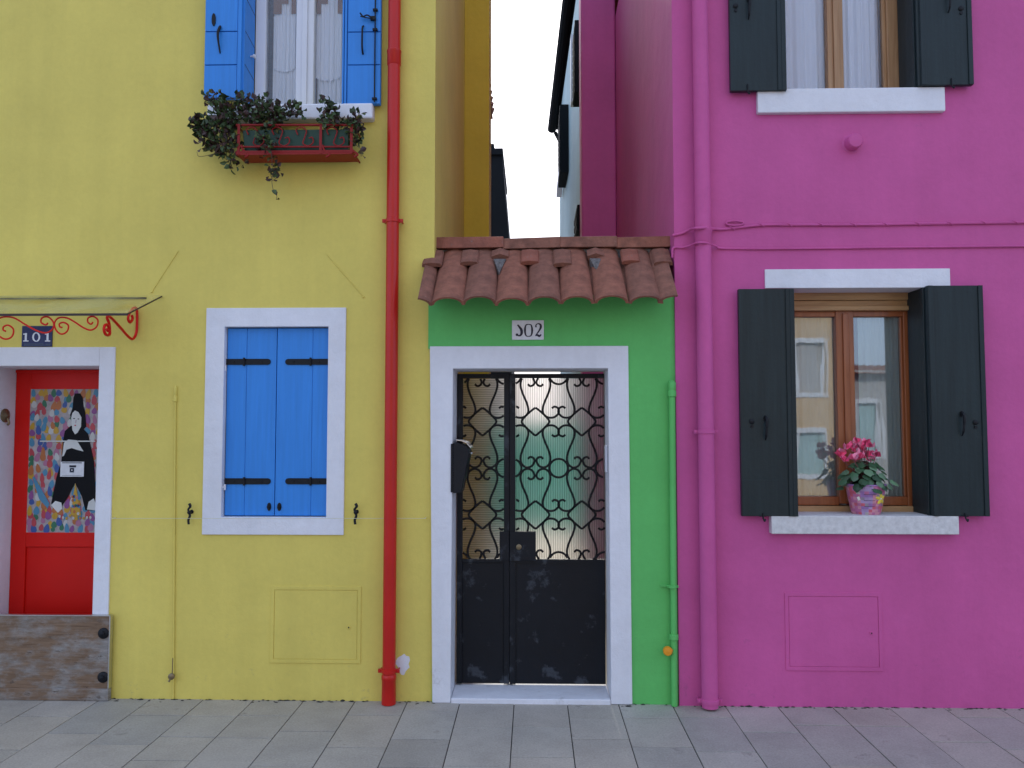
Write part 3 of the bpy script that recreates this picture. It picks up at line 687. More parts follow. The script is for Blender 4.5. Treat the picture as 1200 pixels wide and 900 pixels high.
# scrollwork, coordinates of one lyre bar relative to its column and the mirror line
barpts = [(62, -50), (72, -56), (85, -50), (88, -33), (72, -17), (50, -15), (33, -25), (27, -43), (33, -70), (48, -105), (56, -135), (52, -160), (34, -173), (14, -168), (4, -150), (8, -138), (20, -134), (29, -141)]
barpts = [(a, -b) for a, b in barpts]           # +b = away from diamond line
def zpx(zx, zy): return 500 + zx / 3.215, 400 + zy / 3.215
def scroll(lf, cols_, circ, clipx0, clipx1, x_obstacle=None):
    mb = MB(); y = GY + .012
    def emit(pts, r=.0072):
        run = []
        def flush():
            if len(run) > 2: mb.tube(list(run), r, 6)
            run.clear()
        for p in pts:
            X, Z = W(*zpx(p[0], p[1]), GY)
            ok = clipx0 < X < clipx1 and gmid < Z < zt2
            if ok: run.append((X, y, Z))
            else: flush()
        flush()
    for c in cols_:
        for dm in (302, 654):
            dia = []
            D0 = [(0, -52), (14, -42), (36, -22), (52, 0), (36, 22), (14, 42), (0, 52), (-14, 42), (-36, 22), (-52, 0), (-36, -22), (-14, -42), (0, -52)]
            emit(crom([Vector((c + a, dm + b, 0)) for a, b in D0], 6))
            for sx in (1, -1):
                for sy in (1, -1):
                    emit(crom([Vector((c + sx * a, dm + sy * b, 0)) for a, b in barpts], 7))
    for c in circ:
        for yy in (126, 478, 830):
            emit([(c + 35 * math.cos(t * PI / 16), yy + 35 * math.sin(t * PI / 16)) for t in range(33)])
    return mb.build('scrollwork', M['iron'], lf, smooth=True)
scroll(lf1, (210,), (122, 297), xin_l, stl)
scroll(lf2, (410, 585), (322, 497.5, 672), str_, xin_r)
# lock plate
lx0_, lx1_, lz0_, lz1_ = WR(585.5, 623, 628, 657, GY)
mb = MB(); mb.box(xc + .002, lx1_, GY - .012, GY + .028, lz0_, lz1_); lk = mb.build('lock_box', M['gatepanel'], lf2, bevel=.003)
mb = MB(); mb.box(lx0_, xc - .002, GY - .010, GY + .028, lz0_, lz1_); mb.build('strike_box', M['gatepanel'], lf1, bevel=.003)
cx, cz = W(608, 641, GY - .012); mb = MB(); mb.lathe([(.018, 0), (.018, -.004), (.012, -.008), (.0, -.008)], (cx, GY - .012, cz), 'Y', 20); mb.box(cx - .0015, cx + .0015, GY - .0215, GY - .0195, cz - .008, cz + .006); mb.build('lock_cylinder', M['brass'], lk, smooth=True)
r = WR(711.5, 522, 716, 553, .10); mb = MB(); mb.box(gi[1] - .012, gi[1] + .0, .06, .12, r[2], r[3]); plab(mb.build('strike_plate', M['whitepaint'], gw, bevel=.002), 'small white plate on the right jamb')

# tiled coping
EY, RY = -.30, .16
def slope_pt(px_e, u, lift=0.0, dx=0.0):
    xe, ze = W(px_e, 357, EY); zr = W(px_e, 299, RY)[1]; ze = W(640, 357, EY)[1]; zr = W(640, 299, RY)[1]
    n = Vector((0, -(zr - ze), RY - EY)).normalized()
    p = Vector((xe + dx, EY + (RY - EY) * u, ze + (zr - ze) * u)) + n * lift
    return p, n
def cover(mb, pxe, a0=-88, a1=88, w0=.099, w1=.080, mi=0, jit=0.0, u0=0.0, u1=1.0, lift=0.0, hh=.56):
    nu, nv = 10, 16; rows_ = []
    for shell, dr_ in ((0, 0), (1, -.019)):
        for i in range(nu + 1):
            u = u0 + (u1 - u0) * i / nu; rad = w0 + (w1 - w0) * u
            wob = .0012 * math.sin(2.2 * u + pxe)
            for k in range(nv + 1):
                a = R(a0 + (a1 - a0) * k / nv)
                p, n = slope_pt(pxe, u + jit, lift, 0)
                r_ = rad + dr_ + wob
                rows_.append(p + Vector((math.sin(a) * r_, 0, 0)) + n * (math.cos(a) * r_ * hh))
    n1 = nv + 1; off = (nu + 1) * n1; fs = []
    for i in range(nu):
        for k in range(nv):
            a = i * n1 + k; fs.append((a, a + 1, a + n1 + 1, a + n1)); b = off + a; fs.append((b, b + n1, b + n1 + 1, b + 1))
    for k in range(nv):
        fs.append((k, off + k, off + k + 1, k + 1)); q = nu * n1 + k; fs.append((q, q + 1, off + q + 1, off + q))
    for i in range(nu):
        a = i * n1; fs.append((a, a + n1, off + a + n1, off + a)); a = i * n1 + nv; fs.append((a, off + a, off + a + n1, a + n1))
    mb.add(rows_, fs, mi)
covers = [(487, 0), (525, 0), (562, 2), (600, 0), (638, 2), (676.5, 0), (716.5, 0), (757, 2), (791, 2)]
xe0 = W(495, 357, EY)[0]; xe1 = W(790, 357, EY)[0]
mats3 = [M['tile'], M['tile2'], M['tile3']]
for pxe, mi in covers:
    mb = MB(); a0, a1 = -88, 88
    if pxe == 487: a0 = 12; mi = 2
    if pxe == 791: a1 = 6
    cover(mb, pxe, a0, a1, .103, .089, mi, rnd.uniform(-.03, .012), lift=.002 * (pxe % 3))
    mb.build('cover_tile', mats3, gw, smooth=True)
# channel bed below the covers and soffit
mb = MB(); a, n = slope_pt(640, .30, -.005); b, _ = slope_pt(640, 1.0, -.005)
mb.add([(xe0 + .01, a.y, a.z), (xe1 - .01, a.y, a.z), (xe1 - .01, b.y, b.z), (xe0 + .01, b.y, b.z), (xe0 + .01, a.y + .02, a.z - .03), (xe1 - .01, a.y + .02, a.z - .03), (xe1 - .01, b.y + .1, gt - .03), (xe0 + .01, b.y + .1, gt - .03)],
       [(0, 1, 2, 3), (7, 6, 5, 4), (0, 4, 5, 1), (3, 2, 6, 7), (0, 3, 7, 4), (1, 5, 6, 2)])
mb.build('roof_bed', M['tile3'], gw)
# short tile ends tucked under the ridge + mortar fillets
for (p, wid, mi, knd) in ((508, .125, 2, 0), (551, .115, 2, 0), (586, .10, 2, 1), (621, .118, 1, 0), (659, .118, 2, 0), (698, .10, 2, 1), (738, .115, 1, 0), (775, .115, 2, 0)):
    # photo x at the ridge plane -> eave-plane x of the same world X
    Xr = W(p, 300, .05)[0]; mb = MB()
    def sp(u, l, dx):
        q, n = slope_pt(640, u, l); return (Xr + dx, q.y, q.z)
    h = wid / 2
    if knd == 0:
        prof = [(-h, .052), (-h * .85, .064), (0, .070), (h * .85, .064), (h, .052), (h, .036), (-h, .036)]
        u0_, u1_ = .66 + rnd.uniform(-.03, .02), .93
        vs = [sp(u0_, l, dx) for dx, l in prof] + [sp(u1_, l, dx) for dx, l in prof]; k = len(prof)
        mb.add(vs, [tuple(range(k)), tuple(reversed(range(k, 2 * k)))] + [(i, (i + 1) % k, k + (i + 1) % k, k + i) for i in range(k)])
        mb.build('tile_end', mats3[mi], gw, bevel=.003)
    else:
        vs = [sp(.52, .040, 0), sp(.77, .052, -h * .8), sp(.77, .052, h * .8), sp(.52, .0, 0), sp(.77, .0, -h * .8), sp(.77, .0, h * .8), sp(.68, .058, .01)]
        mb.add(vs, [(0, 6, 1), (0, 2, 6), (6, 2, 1), (3, 4, 5), (0, 1, 4, 3), (2, 0, 3, 5), (1, 2, 5, 4)]); mb.build('mortar_fillet', M['mortar'], gw)
        mb = MB(); vs = [sp(.80, l, dx) for dx, l in ((-h * 1.1, .058), (0, .078), (h * 1.1, .058), (h, .03), (-h, .03))] + [sp(.93, l, dx) for dx, l in ((-h * 1.1, .058), (0, .078), (h * 1.1, .058), (h, .03), (-h, .03))]
        mb.add(vs, [(0, 1, 2, 3, 4), (9, 8, 7, 6, 5)] + [(i, (i + 1) % 5, 5 + (i + 1) % 5, 5 + i) for i in range(5)]); mb.build('tile_end', mats3[2], gw)
# ridge slabs
zb_, zt_ = W(640, 291, .12)[1], W(640, 278, .12)[1]
edges = [509, 588, 656, 721, 786]
for i in range(4):
    a, b = W(edges[i], 285, .12)[0] + .002, W(edges[i + 1], 285, .12)[0] + (.012 if i < 3 else 0)
    dz = (.0, -.004, .004, .0)[i]; dy = (-.01, 0, -.006, .002)[i]
    mb = MB(); mb.hexa([(a, .10 + dy, zb_ + dz - .002), (b, .10 + dy, zb_ + .002), (b, .42, zb_), (a, .42, zb_)], [(a, .115 + dy, zt_ + dz - .004 + (.006 if i == 0 else 0)), (b, .115 + dy, zt_ + .004), (b, .42, zt_), (a, .42, zt_)])
    mb.build('ridge_slab', (M['tile2'], M['tile3'], M['tile3'], M['tile'])[i], gw, bevel=.004)
mb = MB(); mb.box(W(512, 300, .16)[0], W(784, 300, .16)[0], .14, .40, gt - .05, zb_ - .003); mb.build('mortar_bed', M['mortar'], gw)

# number plate 302
nx0, nx1, nz0, nz1 = WR(600, 375.5, 637.3, 398.3, YG)
np_ = MB(); np_.box(nx0, nx1, YG - .010, YG - .0005, nz0, nz1); pl = thing('house_number', 'small white enamel plate numbered 302 under the tiled coping', 'number plate', ((nx0 + nx1) / 2, YG, nz0), 'house number plates')
np_.build('plate', M['enamel'], pl, bevel=.002)
def Z12(a, b): X, Z = W(570 + a / 12, 365 + b / 12, YG - .01); return (X, YG - .0115, Z)
def tr(pts, rads, sub=5, closed=False):
    c = crom([Vector(Z12(*p)) for p in pts], sub); n_ = len(c)
    rr = [rads[min(len(rads) - 1, int(i / (n_ - 1) * (len(rads) - 1)))] + (rads[min(len(rads) - 1, int(i / (n_ - 1) * (len(rads) - 1)) + 1)] - rads[min(len(rads) - 1, int(i / (n_ - 1) * (len(rads) - 1)))]) * ((i / (n_ - 1) * (len(rads) - 1)) % 1) for i in range(n_)]
    t.tube(c, rr, 8, sq=.2); return t
def num(t): t.build('numeral', M['ink'], pl)
t = MB()
tr([(438, 188), (462, 215), (492, 262), (494, 310), (470, 340), (435, 335)], [.004, .006, .0085, .008, .005, .004])
t.lathe([(.0085, 0), (.0085, -.0015)], Z12(430, 328), 'Y', 12)
num(t); t = MB(); tr([(592, 180), (555, 195), (542, 265), (555, 335), (592, 350), (630, 335), (643, 265), (630, 195), (592, 180)], [.0025, .004, .0065, .004, .0025, .004, .0065, .004, .0025], 6)
num(t); t = MB(); tr([(696, 222), (698, 190), (728, 172), (760, 188), (764, 225), (735, 280), (692, 338)], [.005, .003, .003, .006, .007, .004, .003])
tr([(690, 342), (715, 332), (745, 345), (772, 322)], [.003, .006, .007, .003])
num(t)

# letter box on the left jamb
lb = thing('letter_box', 'black wedge shaped letter box with steel lid on the left doorway jamb', 'letter box', (gi[0] + .05, .06, W(540, 578, 0)[1]))
zt1, zb1 = W(540, 519, .02)[1], W(540, 577, .02)[1]
a0_ = gi[0] + .001
pts = [(a0_, zb1), (W(541, 577, .0)[0] + .0, zb1), (W(550.5, 530, .0)[0], W(550, 530, 0)[1]), (W(548, 524, .0)[0], W(548, 523, 0)[1]), (W(538, 517, .0)[0], zt1), (a0_, zt1)]
mb = MB(); mb.prism(pts, -.035, .19); mb.build('box_body', M['iron'], lb, bevel=.004)
mb = MB(); c_ = [W(*q, 0.) for q in ((535, 516.8), (541, 517.5), (547, 520), (552, 526))]
pr = [(x_, z_ + .004) for x_, z_ in c_] + [(x_, z_ + .010) for x_, z_ in reversed(c_)]
mb.prism(pr, -.035, .18); mb.build('lid', M['steel'], lb, bevel=.001)
lx_, lz_ = W(552, 530.5, 0); mb = MB(); mb.lathe([(.006, 0), (.006, .010), (.003, .012)], (lx_ - .004, .03, lz_ - .004), 'X', 10); mb.build('lock', M['steel'], lb)
for r_ in (0,):
    mb = MB(); mb.box(W(529, 540)[0], a0_ + .0, -.038, -.0325, zb1 + .005, zt1 - .004); mb.build('mounting_flange', M['iron'], lb, bevel=.001)

# ------------------------------------------------------------------ PINK HOUSE
XP = W(792, 560)[0]; YP = -.035
ph = thing('magenta_house', 'magenta painted house with dark green shutters and brown framed windows', 'house', (4.4, 3, 0)); ph['group'] = 'painted houses along the pavement'
YN = .18
p_win = (W(933, 470, YP)[0] - .01, W(1090, 470, YP)[0], W(1000, 604, YP)[1], W(1000, 337, YP)[1])
pu_win = (W(920, 60, YP)[0] - .01, W(1076, 60, YP)[0], W(1000, 106, YP)[1], 5.15)
mb = MB(); wallmesh(mb, XP, 8.2, YP, .35, -.05, HT, [p_win, pu_win])
mb.box(XP + .001, XP + .3, .351, 4.0, -.05, HT - .001); mb.box(8.0, 8.2, .351, 4, -.05, HT - .001); mb.box(XP + .301, 7.999, 3.8, 4, -.05, HT - .001)
mb.build('wall', M['pink'], ph)
XQ = W(681.5, 200, 3.3)[0]; mb = MB(); mb.box(XQ, XP - .001, 3.301, 3.65, -.05, HT + .6); mb.build('chimney_breast', M['pink'], ph, bevel=.02)
gable_roof(XP + .02, 8.3, YP, 4, HT + .01, 1.1, 'roof', ph, M['tile'])
hatch(918, 693, 1031, 784, (1018, 740), ph, M['pink'])
for o in [o for o in ph.children if o.name.startswith('access_hatch')]:
    o.location.y += YP
# window, lower
def pink_window(win, YN, zb, ztop_, glassx, stile, rightst, woodm, gm, lower):
    x0, x1, z0, z1 = win
    f = MB(); y0, y1 = YN, YN + .055
    gz0, gz1 = zb, ztop_
    X = lambda p: W(p, 470 if lower else 60, YN)[0]
    L0 = x0 + .002; g1a, g1b = X(glassx[0]), X(glassx[1]); g2a, g2b = X(glassx[2]), X(glassx[3]); Rr = x1 - .03
    f.box(L0, g1a, y0, y1, z0 + .001, gz1 + .06); f.box(g1b, g2a, y0 - .006, y1, gz0 - .045, gz1 + .04); f.box(X(rightst[0]), X(rightst[1]), y0, y1, z0 + .001, gz1 + .06)
    mid = (g1b + g2a) / 2; f.box(mid - .016, mid + .022, y0 - .020, y0 - .0065, gz0 - .03, gz1 + .02)
    for a, b in ((g1a, g1b), (g2a, X(rightst[0]))): f.box(a, b, y0 + .001, y1 - .001, gz0 - .055, gz0); f.box(a, b, y0 + .001, y1 - .001, gz1, gz1 + .035)
    f.box(g2b, X(rightst[0]), y0 + .018, y1, gz0, gz1)
    wo = f.build('window', woodm, ph, bevel=.004)
    if lower:
        b = MB(); b.box(L0, X(rightst[1]) + .03, y0 - .03, y1 + .03, z0 + .0, gz0 - .058); b.build('bottom_rail', M['ltwood'], wo, bevel=.004)
        b = MB(); zt = W(1000, 345, YN - .03)[1]; za = W(1000, 352, YN - .03)[1]; zc = W(1000, 358.5, YN - .03)[1]; zd = W(1000, 364, YN - .03)[1]
        b.box(L0, x1 - .002, y0 - .035, y1, za + .002, z1 - .001); b.box(L0, x1 - .002, y0 - .024, y1, zc, za); b.box(L0, x1 - .002, y0 - .04, y1, zd, zc - .001)
        b.build('head_rail', M['ltwood'], wo, bevel=.003)
        b = MB(); b.box(L0, x1 - .002, y0 + .004, y1 - .004, gz1 + .036, zd - .001); b.build('head_gap_shade', M['dark'], wo)  # dark solid strip standing in for the shade under the head rail
    for a, b in ((g1a, g1b), (g2a, g2b)):
        p = MB(); p.box(a - .005, b + .005, YN + .030, YN + .034, gz0 - .006, gz1 + .006); p.build('pane', gm, wo)
    return wo
YN = .18
w1_ = pink_window(p_win, YN, W(1000, 582, YN)[1], W(1000, 371, YN)[1], (933, 981, 1002, 1058.5), None, (1061, 1075), M['brown'], M['glass'], True)
curtain('curtain', p_win[0] + .02, W(985, 470, .3)[0], p_win[2] + .02, p_win[3] - .1, .240, .006, 5, M['curtain'], w1_)
curtain('curtain', W(1037, 470, .3)[0], W(1056, 470, .3)[0], p_win[2] + .02, p_win[3] - .1, .240, .010, 3, M['curtain'], w1_)
curtain('curtain', W(1003, 470, .3)[0], W(1040, 470, .3)[0], p_win[2] + .02, p_win[3] - .1, .243, .006, 3, M['curtain'], w1_)
w2_ = pink_window(pu_win, YN, pu_win[2] + .03, pu_win[3] - .12, (921, 969.5, 988, 1036), None, (1040, 1057), M['ltwoodv'], M['glassu'], False)
curtain('curtain', pu_win[0] + .02, W(974, 60, .3)[0], pu_win[2] + .015, pu_win[3] - .05, .248, .010, 4, M['opaquecurt'], w2_)
curtain('curtain', W(984, 60, .3)[0], W(1040, 60, .3)[0], pu_win[2] + .015, pu_win[3] - .05, .248, .010, 5, M['opaquecurt'], w2_, 0, 1)
# lintel + sills
r = WR(896, 315.5, 1112.5, 338, YP); mb = MB(); mb.box(r[0], r[1], YP - .012, YN - .045, p_win[3] - .004, r[3]); mb.build('lintel', M['white'], ph, bevel=.003)
r = WR(904, 604.5, 1123.5, 626, YP - .05); mb = MB(); mb.box(r[0], r[1], YP - .055, YN - .002, r[2], p_win[2] + .003); mb.build('window_sill', M['granite'], ph, bevel=.004)
r = WR(888, 106, 1108, 131, YP - .035); mb = MB(); mb.box(r[0], r[1], YP - .035, YN - .002, r[2], pu_win[2] + .003); mb.build('window_sill', M['white'], ph, bevel=.006)
# shutters
def dark_leaf(px0, px1, pyt, pyb, y, hinge_right, zfix=None):
    x0, x1, z0, z1 = WR(px0, pyt, px1, pyb, y)
    if zfix: z1 = zfix
    mb = MB(); mb.box(x0, x1, y, y + .032, z0, z1)
    st = .055
    if hinge_right: mb.box(x1 - st, x1 - .002, y - .008, y - .0005, z0, z1); mb.box(x1 - .030, x1 - .022, y - .011, y - .0085, z0, z1)
    else: mb.box(x0 + .002, x0 + .034, y - .008, y - .0005, z0, z1); mb.box(x1 - .030, x1 - .001, y - .008, y - .0005, z0, z1)
    return mb, (x0, x1, z0, z1)
def latch(px, py, y, parent, holes):
    X, Z = W(px, py, y); mb = MB()
    mb.tube(crom([(X, y - .002, Z + .075), (X + .003, y - .026, Z + .05), (X, y - .028, Z), (X - .002, y - .022, Z - .045), (X, y - .002, Z - .07)]), [.006, .008] + [.009] * 10 + [.007] * 8 + [.004] * 5, 8)
    mb.ell((X, Z + .06), .012, .018, y, .004, 12)
    mb.build('handle', M['iron'], parent, smooth=True)
    X, Z = W(*holes, y); mb = MB(); mb.lathe([(.016, 0), (.016, -.005), (.010, -.010), (.0, -.010)], (X, y, Z), 'Y', 14); mb.lathe([(.009, 0), (.009, -.006)], (X, y, Z - .03), 'Y', 12); mb.build('bolt', M['iron'], parent, smooth=True)
YL = YP - .055
mb, rc = dark_leaf(867.5, 933, 338.5, 605, YL, True); zz = W(900, 562, YL)[1]; mb.box(rc[0] + .003, rc[1] - .058, YL - .003, YL - .0005, rc[2] + .003, zz - .002)
s3 = mb.build('shutter', M['dkgreen'], ph, bevel=.003); latch(897, 502, YL, s3, (881, 494))
mb, rc = dark_leaf(1090, 1155.5, 334.5, 605, YL, False); s4 = mb.build('shutter', M['dkgreen'], ph, bevel=.003); latch(1127, 497, YL, s4, (1143, 495))
for px_ in (894, 1131):
    X, Z = W(px_, 607, YL); mb = MB(); mb.tube(crom([(X, YL - .004, Z + .03), (X, YL - .008, Z), (X + .006, YL - .016, Z - .018), (X + .012, YL - .012, Z - .006)]), .005, 6); mb.box(X - .02, X + .02, YL - .004, YL + .02, Z + .008, Z + .015); mb.build('hold_back_hook', M['iron'], ph)
def inner_leaf(win, z0, z1, pxin):
    x1 = win[1]; xi = W(pxin, 470, .15)[0]
    mb = MB(); y0 = YP - .045
    mb.hexa([(x1 - .030, y0, z0), (x1 - .002, y0 - .004, z0), (x1 - .002, .16, z0), (x1 - .034, .16, z0)], [(x1 - .030, y0, z1), (x1 - .002, y0 - .004, z1), (x1 - .002, .16, z1), (x1 - .034, .16, z1)])
    mb.box(x1 - .040, x1 - .031, y0 + .02, y0 + .05, z0, z1)
    return mb.build('shutter_inner_leaf', M['dkgreen'], ph, bevel=.003)
inner_leaf(p_win, p_win[2] + .004, p_win[3] - .004, 1070)
YL2 = YL
ztu = pu_win[3] + .02
mb, rc = dark_leaf(855.5, 921, 0, 106, YL, True, ztu); s5 = mb.build('shutter', M['dkgreen'], ph, bevel=.003); latch(877, 10, YL, s5, (862, 7))
mb, rc = dark_leaf(1078, 1139.5, 0, 99.5, YL, False, ztu); s6 = mb.build('shutter', M['dkgreen'], ph, bevel=.003); latch(1111, 2, YL, s6, (1126, 10))
for px_, py_2 in ((876, 108), (1115, 101)):
    X, Z = W(px_, py_2, YL); mb = MB(); mb.tube(crom([(X, YL - .004, Z + .05), (X, YL - .008, Z), (X + .006, YL - .016, Z - .018), (X + .012, YL - .012, Z - .006)]), .004, 6); mb.build('hold_back_hook', M['iron'], ph)
inner_leaf(pu_win, pu_win[2] + .004, pu_win[3] - .004, 1057)

# vent stub
X, Z = W(1001, 166, YP - .04); vs_ = MB()
vs_.lathe([(.062, .0), (.056, -.004), (.050, -.006), (.048, -.055), (.040, -.066), (.0, -.070)], (X, YP, Z), 'Y', 24)
tag(vs_.build('vent_pipe', M['pink'], None, smooth=True), 'short magenta pipe stub sticking out of the magenta wall below the upper window', 'vent pipe')

# ------------------------------------------------------------------ pipes
def pipe(name, label, cat, top, bot, y, rad, mat, collars, clamps, group=None, sock=None):
    (x0, z0), (x1, z1) = W(*top, y), W(*bot, y)
    z1 = max(z1, .0)
    def at(py):
        zz = W(top[0], py, y)[1]; t = (zz - z1) / (z0 - z1); return x1 + (x0 - x1) * t, zz
    ob = thing(name, label, cat, (x1, y, 0), group)
    mb = MB(); mb.tube([(x1, y, z1 + .002), (x0, y, z0)], rad, 24)
    mb.build('pipe', mat, ob, smooth=True)
    for c in collars:
        x, z = at(c); m2 = MB(); m2.lathe([(rad + .0005, -.05), (rad + .004, -.046), (rad + .004, .03), (rad + .0065, .034), (rad + .0065, .046), (rad + .0005, .05)], (x, y, z), 'Z', 24); m2.build('collar', mat, ob, smooth=True)
    for c in clamps:
        x, z = at(c); m2 = MB(); m2.lathe([(rad + .001, -.012), (rad + .006, -.010), (rad + .006, .010), (rad + .001, .012)], (x, y, z), 'Z', 24)
        for s in (-1, 1): m2.box(x + s * (rad + .004), x + s * (rad + .026), y - .008, y + .006, z - .011, z + .011); m2.tube([(x + s * (rad + .016), y - .014, z), (x + s * (rad + .016), 0, z)], .005)
        m2.build('clamp', mat, ob)
    if sock:
        x, z = at(sock); m2 = MB(); m2.lathe([(rad + .001, z), (rad + .006, z - .008), (rad + .006, z - .03), (rad + .003, z - .034), (rad + .004, .004)], (x1 + (x - x1) * .5, y, 0), 'Z', 24); m2.build('foot_socket', mat, ob, smooth=True)
    return ob
pipe('downpipe', 'glossy red downpipe on the yellow wall between window and gate', 'downpipe', (463, -60), (455.5, 826), -.055, .0400, M['redpipe'], [68], [259, 786], 'rainwater downpipes', 790)
pipe('downpipe', 'thick magenta downpipe painted like the magenta wall behind it', 'downpipe', (819, -60), (832, 829), YP - .06, .049, M['pink'], [278], [506, 821], 'rainwater downpipes')
# gas pipes
def gas(name, label, px, pyt, pyb, y, rad, mat, valve):
    (x0, z0), (x1, z1) = W(px[0], pyt, y), W(px[1], pyb, y)
    ob = thing(name, label, 'gas pipe', (x1, y, 0), 'gas riser pipes')
    mb = MB(); mb.tube([(x1, y, .003), (x0, y, z0)], rad, 16); mb.build('pipe', mat, ob, smooth=True)
    mb = MB(); mb.lathe([(rad + .001, 0), (rad + .006, .004), (rad + .006, .035), (rad + .002, .042), (rad + .004, .048), (rad + .005, .09), (rad * .6, .105), (.0, .108)], (x0, y, z0 - .05), 'Z', 16)
    mb.tube([(x0, y, z0 + .03), (x0 , 0, z0 + .03)], rad * .8, 10); mb.build('cap', mat, ob, smooth=True)
    return ob, x0, x1
ob, x0, x1 = gas('gas_pipe', 'thin yellow gas pipe on the yellow wall beside the red door', (205.5, 203), 462, 815, -.007, .006, M['yellow'], None)
X, Z = W(202, 792, -.03); mb = MB(); mb.lathe([(.012, 0), (.020, -.012), (.020, -.022), (.010, -.028)], (X, -.026, Z), 'Y', 12); mb.tube([(X, -.045, Z), (X - .012, -.052, Z - .03)], .006, 8); mb.tube([(X + .003, -.04, Z + .02), (X + .003, -.036, Z + .11)], .003, 6); mb.build('valve', M['brass'], ob, smooth=True)
ob, x0, x1 = gas('gas_pipe', 'green gas pipe with orange valve cap beside the magenta corner', (787.5, 790.5), 456, 826, YG - .030, .020, M['green'], None)
mb = MB(); zc = W(789, 686, YG)[1]; mb.lathe([(.0245, -.008), (.030, -.006), (.030, .006), (.0245, .008)], (x1 - .005, YG - .035, zc), 'Z', 16); mb.box(x1 - .075, x1 + .045, YG - .012, YG - .002, zc - .007, zc + .007); mb.box(x1 - .04, x1 + .03, YG - .04, YG - .002, zc - .006, zc + .006); mb.build('clamp', M['green'], ob)
mb = MB(); zc = W(789, 742, YG)[1]; mb.lathe([(.0245, -.03), (.0275, -.028), (.0275, 0), (.0245, .002)], (x1, YG - .035, zc), 'Z', 16); mb.build('collar', M['green'], ob, smooth=True)
X, Z = W(782.5, 763, YG - .06); mb = MB(); mb.lathe([(.016, 0), (.027, -.004), (.029, -.022), (.024, -.032), (.0, -.036)], (X, YG - .04, Z), 'Y', 16); mb.tube([(X, YG - .038, Z), (x1, YG - .035, Z)], .012, 10); mb.build('valve_cap', M['orangecap'], ob, smooth=True)

mb = MB(); a = W(131, 607.5, -.045); b = W(498, 607.5, -.045); mb.tube([(a[0], -.045, a[1]), (b[0], -.045, b[1])], .0014, 6); mb.tube([(a[0], -.045, a[1]), (a[0], -.002, a[1])], .003, 6); mb.tube([(b[0], -.045, b[1]), (b[0], -.002, b[1])], .003, 6)
tag(mb.build('taut_cord', paint('pale_cord', (.62, .60, .42), bump=0), None), 'thin pale cord stretched level across the yellow wall below the shuttered window', 'cord')
# cables on the magenta wall
def cable(name, label, pts, rad, y=YP - .008, wrap=None):
    P = []
    for p in pts:
        yy = y if len(p) == 2 else p[2]
        X, Z = W(p[0], p[1], yy); P.append(Vector((X, yy, Z)))
    mb = MB(); c = crom(P, 8); mb.tube(c, rad, 8)
    if wrap:
        a, b = wrap; last = None; nxt = 0; acc = 0
        for i in range(1, len(c)):
            acc += (c[i] - c[i - 1]).length
            if a < c[i].x < b and acc > .17:
                acc = 0; q = c[i]
                mb.tube([(q.x - .018, q.y - .002, q.z + .012), (q.x, q.y - rad - .003, q.z + .002), (q.x + .018, q.y - .002, q.z - .010)], .0035, 6)
    return tag(mb.build(name, M['pink'], None, smooth=True), label, 'cable', 'cables fixed along the magenta wall')
yo = YP - .115
cable('wall_cable', 'upper magenta painted cable with wrapped ties running along the magenta wall', [(788, 276), (800, 273), (809, 269, YP - .04), (815, 267.5, yo), (826, 267, yo), (836, 268, YP - .03), (848, 268.5), (870, 266), (905, 263.5), (1000, 263.5), (1100, 262), (1200, 260.5), (1260, 259.5)], .0085, wrap=(1.25, 6))
cable('wall_cable', 'lower magenta painted cable running bare along the magenta wall', [(788, 302), (789, 291), (800, 290), (811, 287, YP - .05), (817, 284.5, yo), (827, 284.5, yo), (838, 288, YP - .05), (848, 291), (900, 291.5), (1000, 290.5), (1100, 289.5), (1200, 288.5), (1260, 288)], .007)
mb = MB(); X, Z = W(861, 261.5, YP - .014); mb.tube([(X + .055 * math.cos(t * PI / 12), YP - .014, Z + .014 * math.sin(t * PI / 12)) for t in range(24)], .006, 6, closed=True); tag(mb.build('cable_coil', M['pink'], None, smooth=True), 'small flat loop of spare cable above the downpipe collar', 'cable')

# painted-over stays on the yellow wall
for lab, a, b in (('thin yellow painted wire slanting above the canopy end', (209, 294), (178, 342)), ('thin yellow painted wire slanting down above the shuttered window', (383, 298), (426, 348))):
    p, q = W(*a), W(*b); mb = MB(); mb.tube([(p[0], -.002, p[1]), (q[0], -.002, q[1])], .0028, 6); mb.lathe([(.008, 0), (.005, -.008)], (q[0], 0, q[1]), 'Y', 8)
    tag(mb.build('wall_wire', M['yellow'], None), lab, 'wire', 'wires painted over on the yellow wall')

# ------------------------------------------------------------------ canopy
cx1 = W(190, 347, 0)[0]; CF = -.42
zb0, zf0 = W(190, 347, 0)[1], W(150, 367, CF)[1]
cxl = -4.1
cn = thing('door_canopy', 'glass canopy on red scrolled ironwork over the red door', 'canopy', ((cxl + cx1) / 2, -.2, zf0))
m_ = fabric('dusty_canopy_sheet', (.62, .58, .26), .80, True, 3)
mb = MB(); xf = W(150, 367, CF)[0]
mb.hexa([(cxl, CF, zf0), (xf, CF, zf0), (cx1, -.004, zb0), (cxl, -.004, zb0)], [(cxl, CF, zf0 + .006), (xf, CF, zf0 + .006), (cx1, -.004, zb0 + .006), (cxl, -.004, zb0 + .006)]); mb.build('glass_sheet', m_, cn)
mb = MB(); mb.box(cxl, xf + .0, CF - .006, CF + .004, zf0 - .014, zf0 - .001); mb.box(cxl, xf - .1, -.010, -.001, zb0 - .018, zb0 - .008); mb.tube([(xf, CF, zf0 - .004), (cx1, -.006, zb0 - .004)], .005, 6); mb.build('edge_bar', paint('canopy_edge', (.035, .02, .018), bump=0), cn)
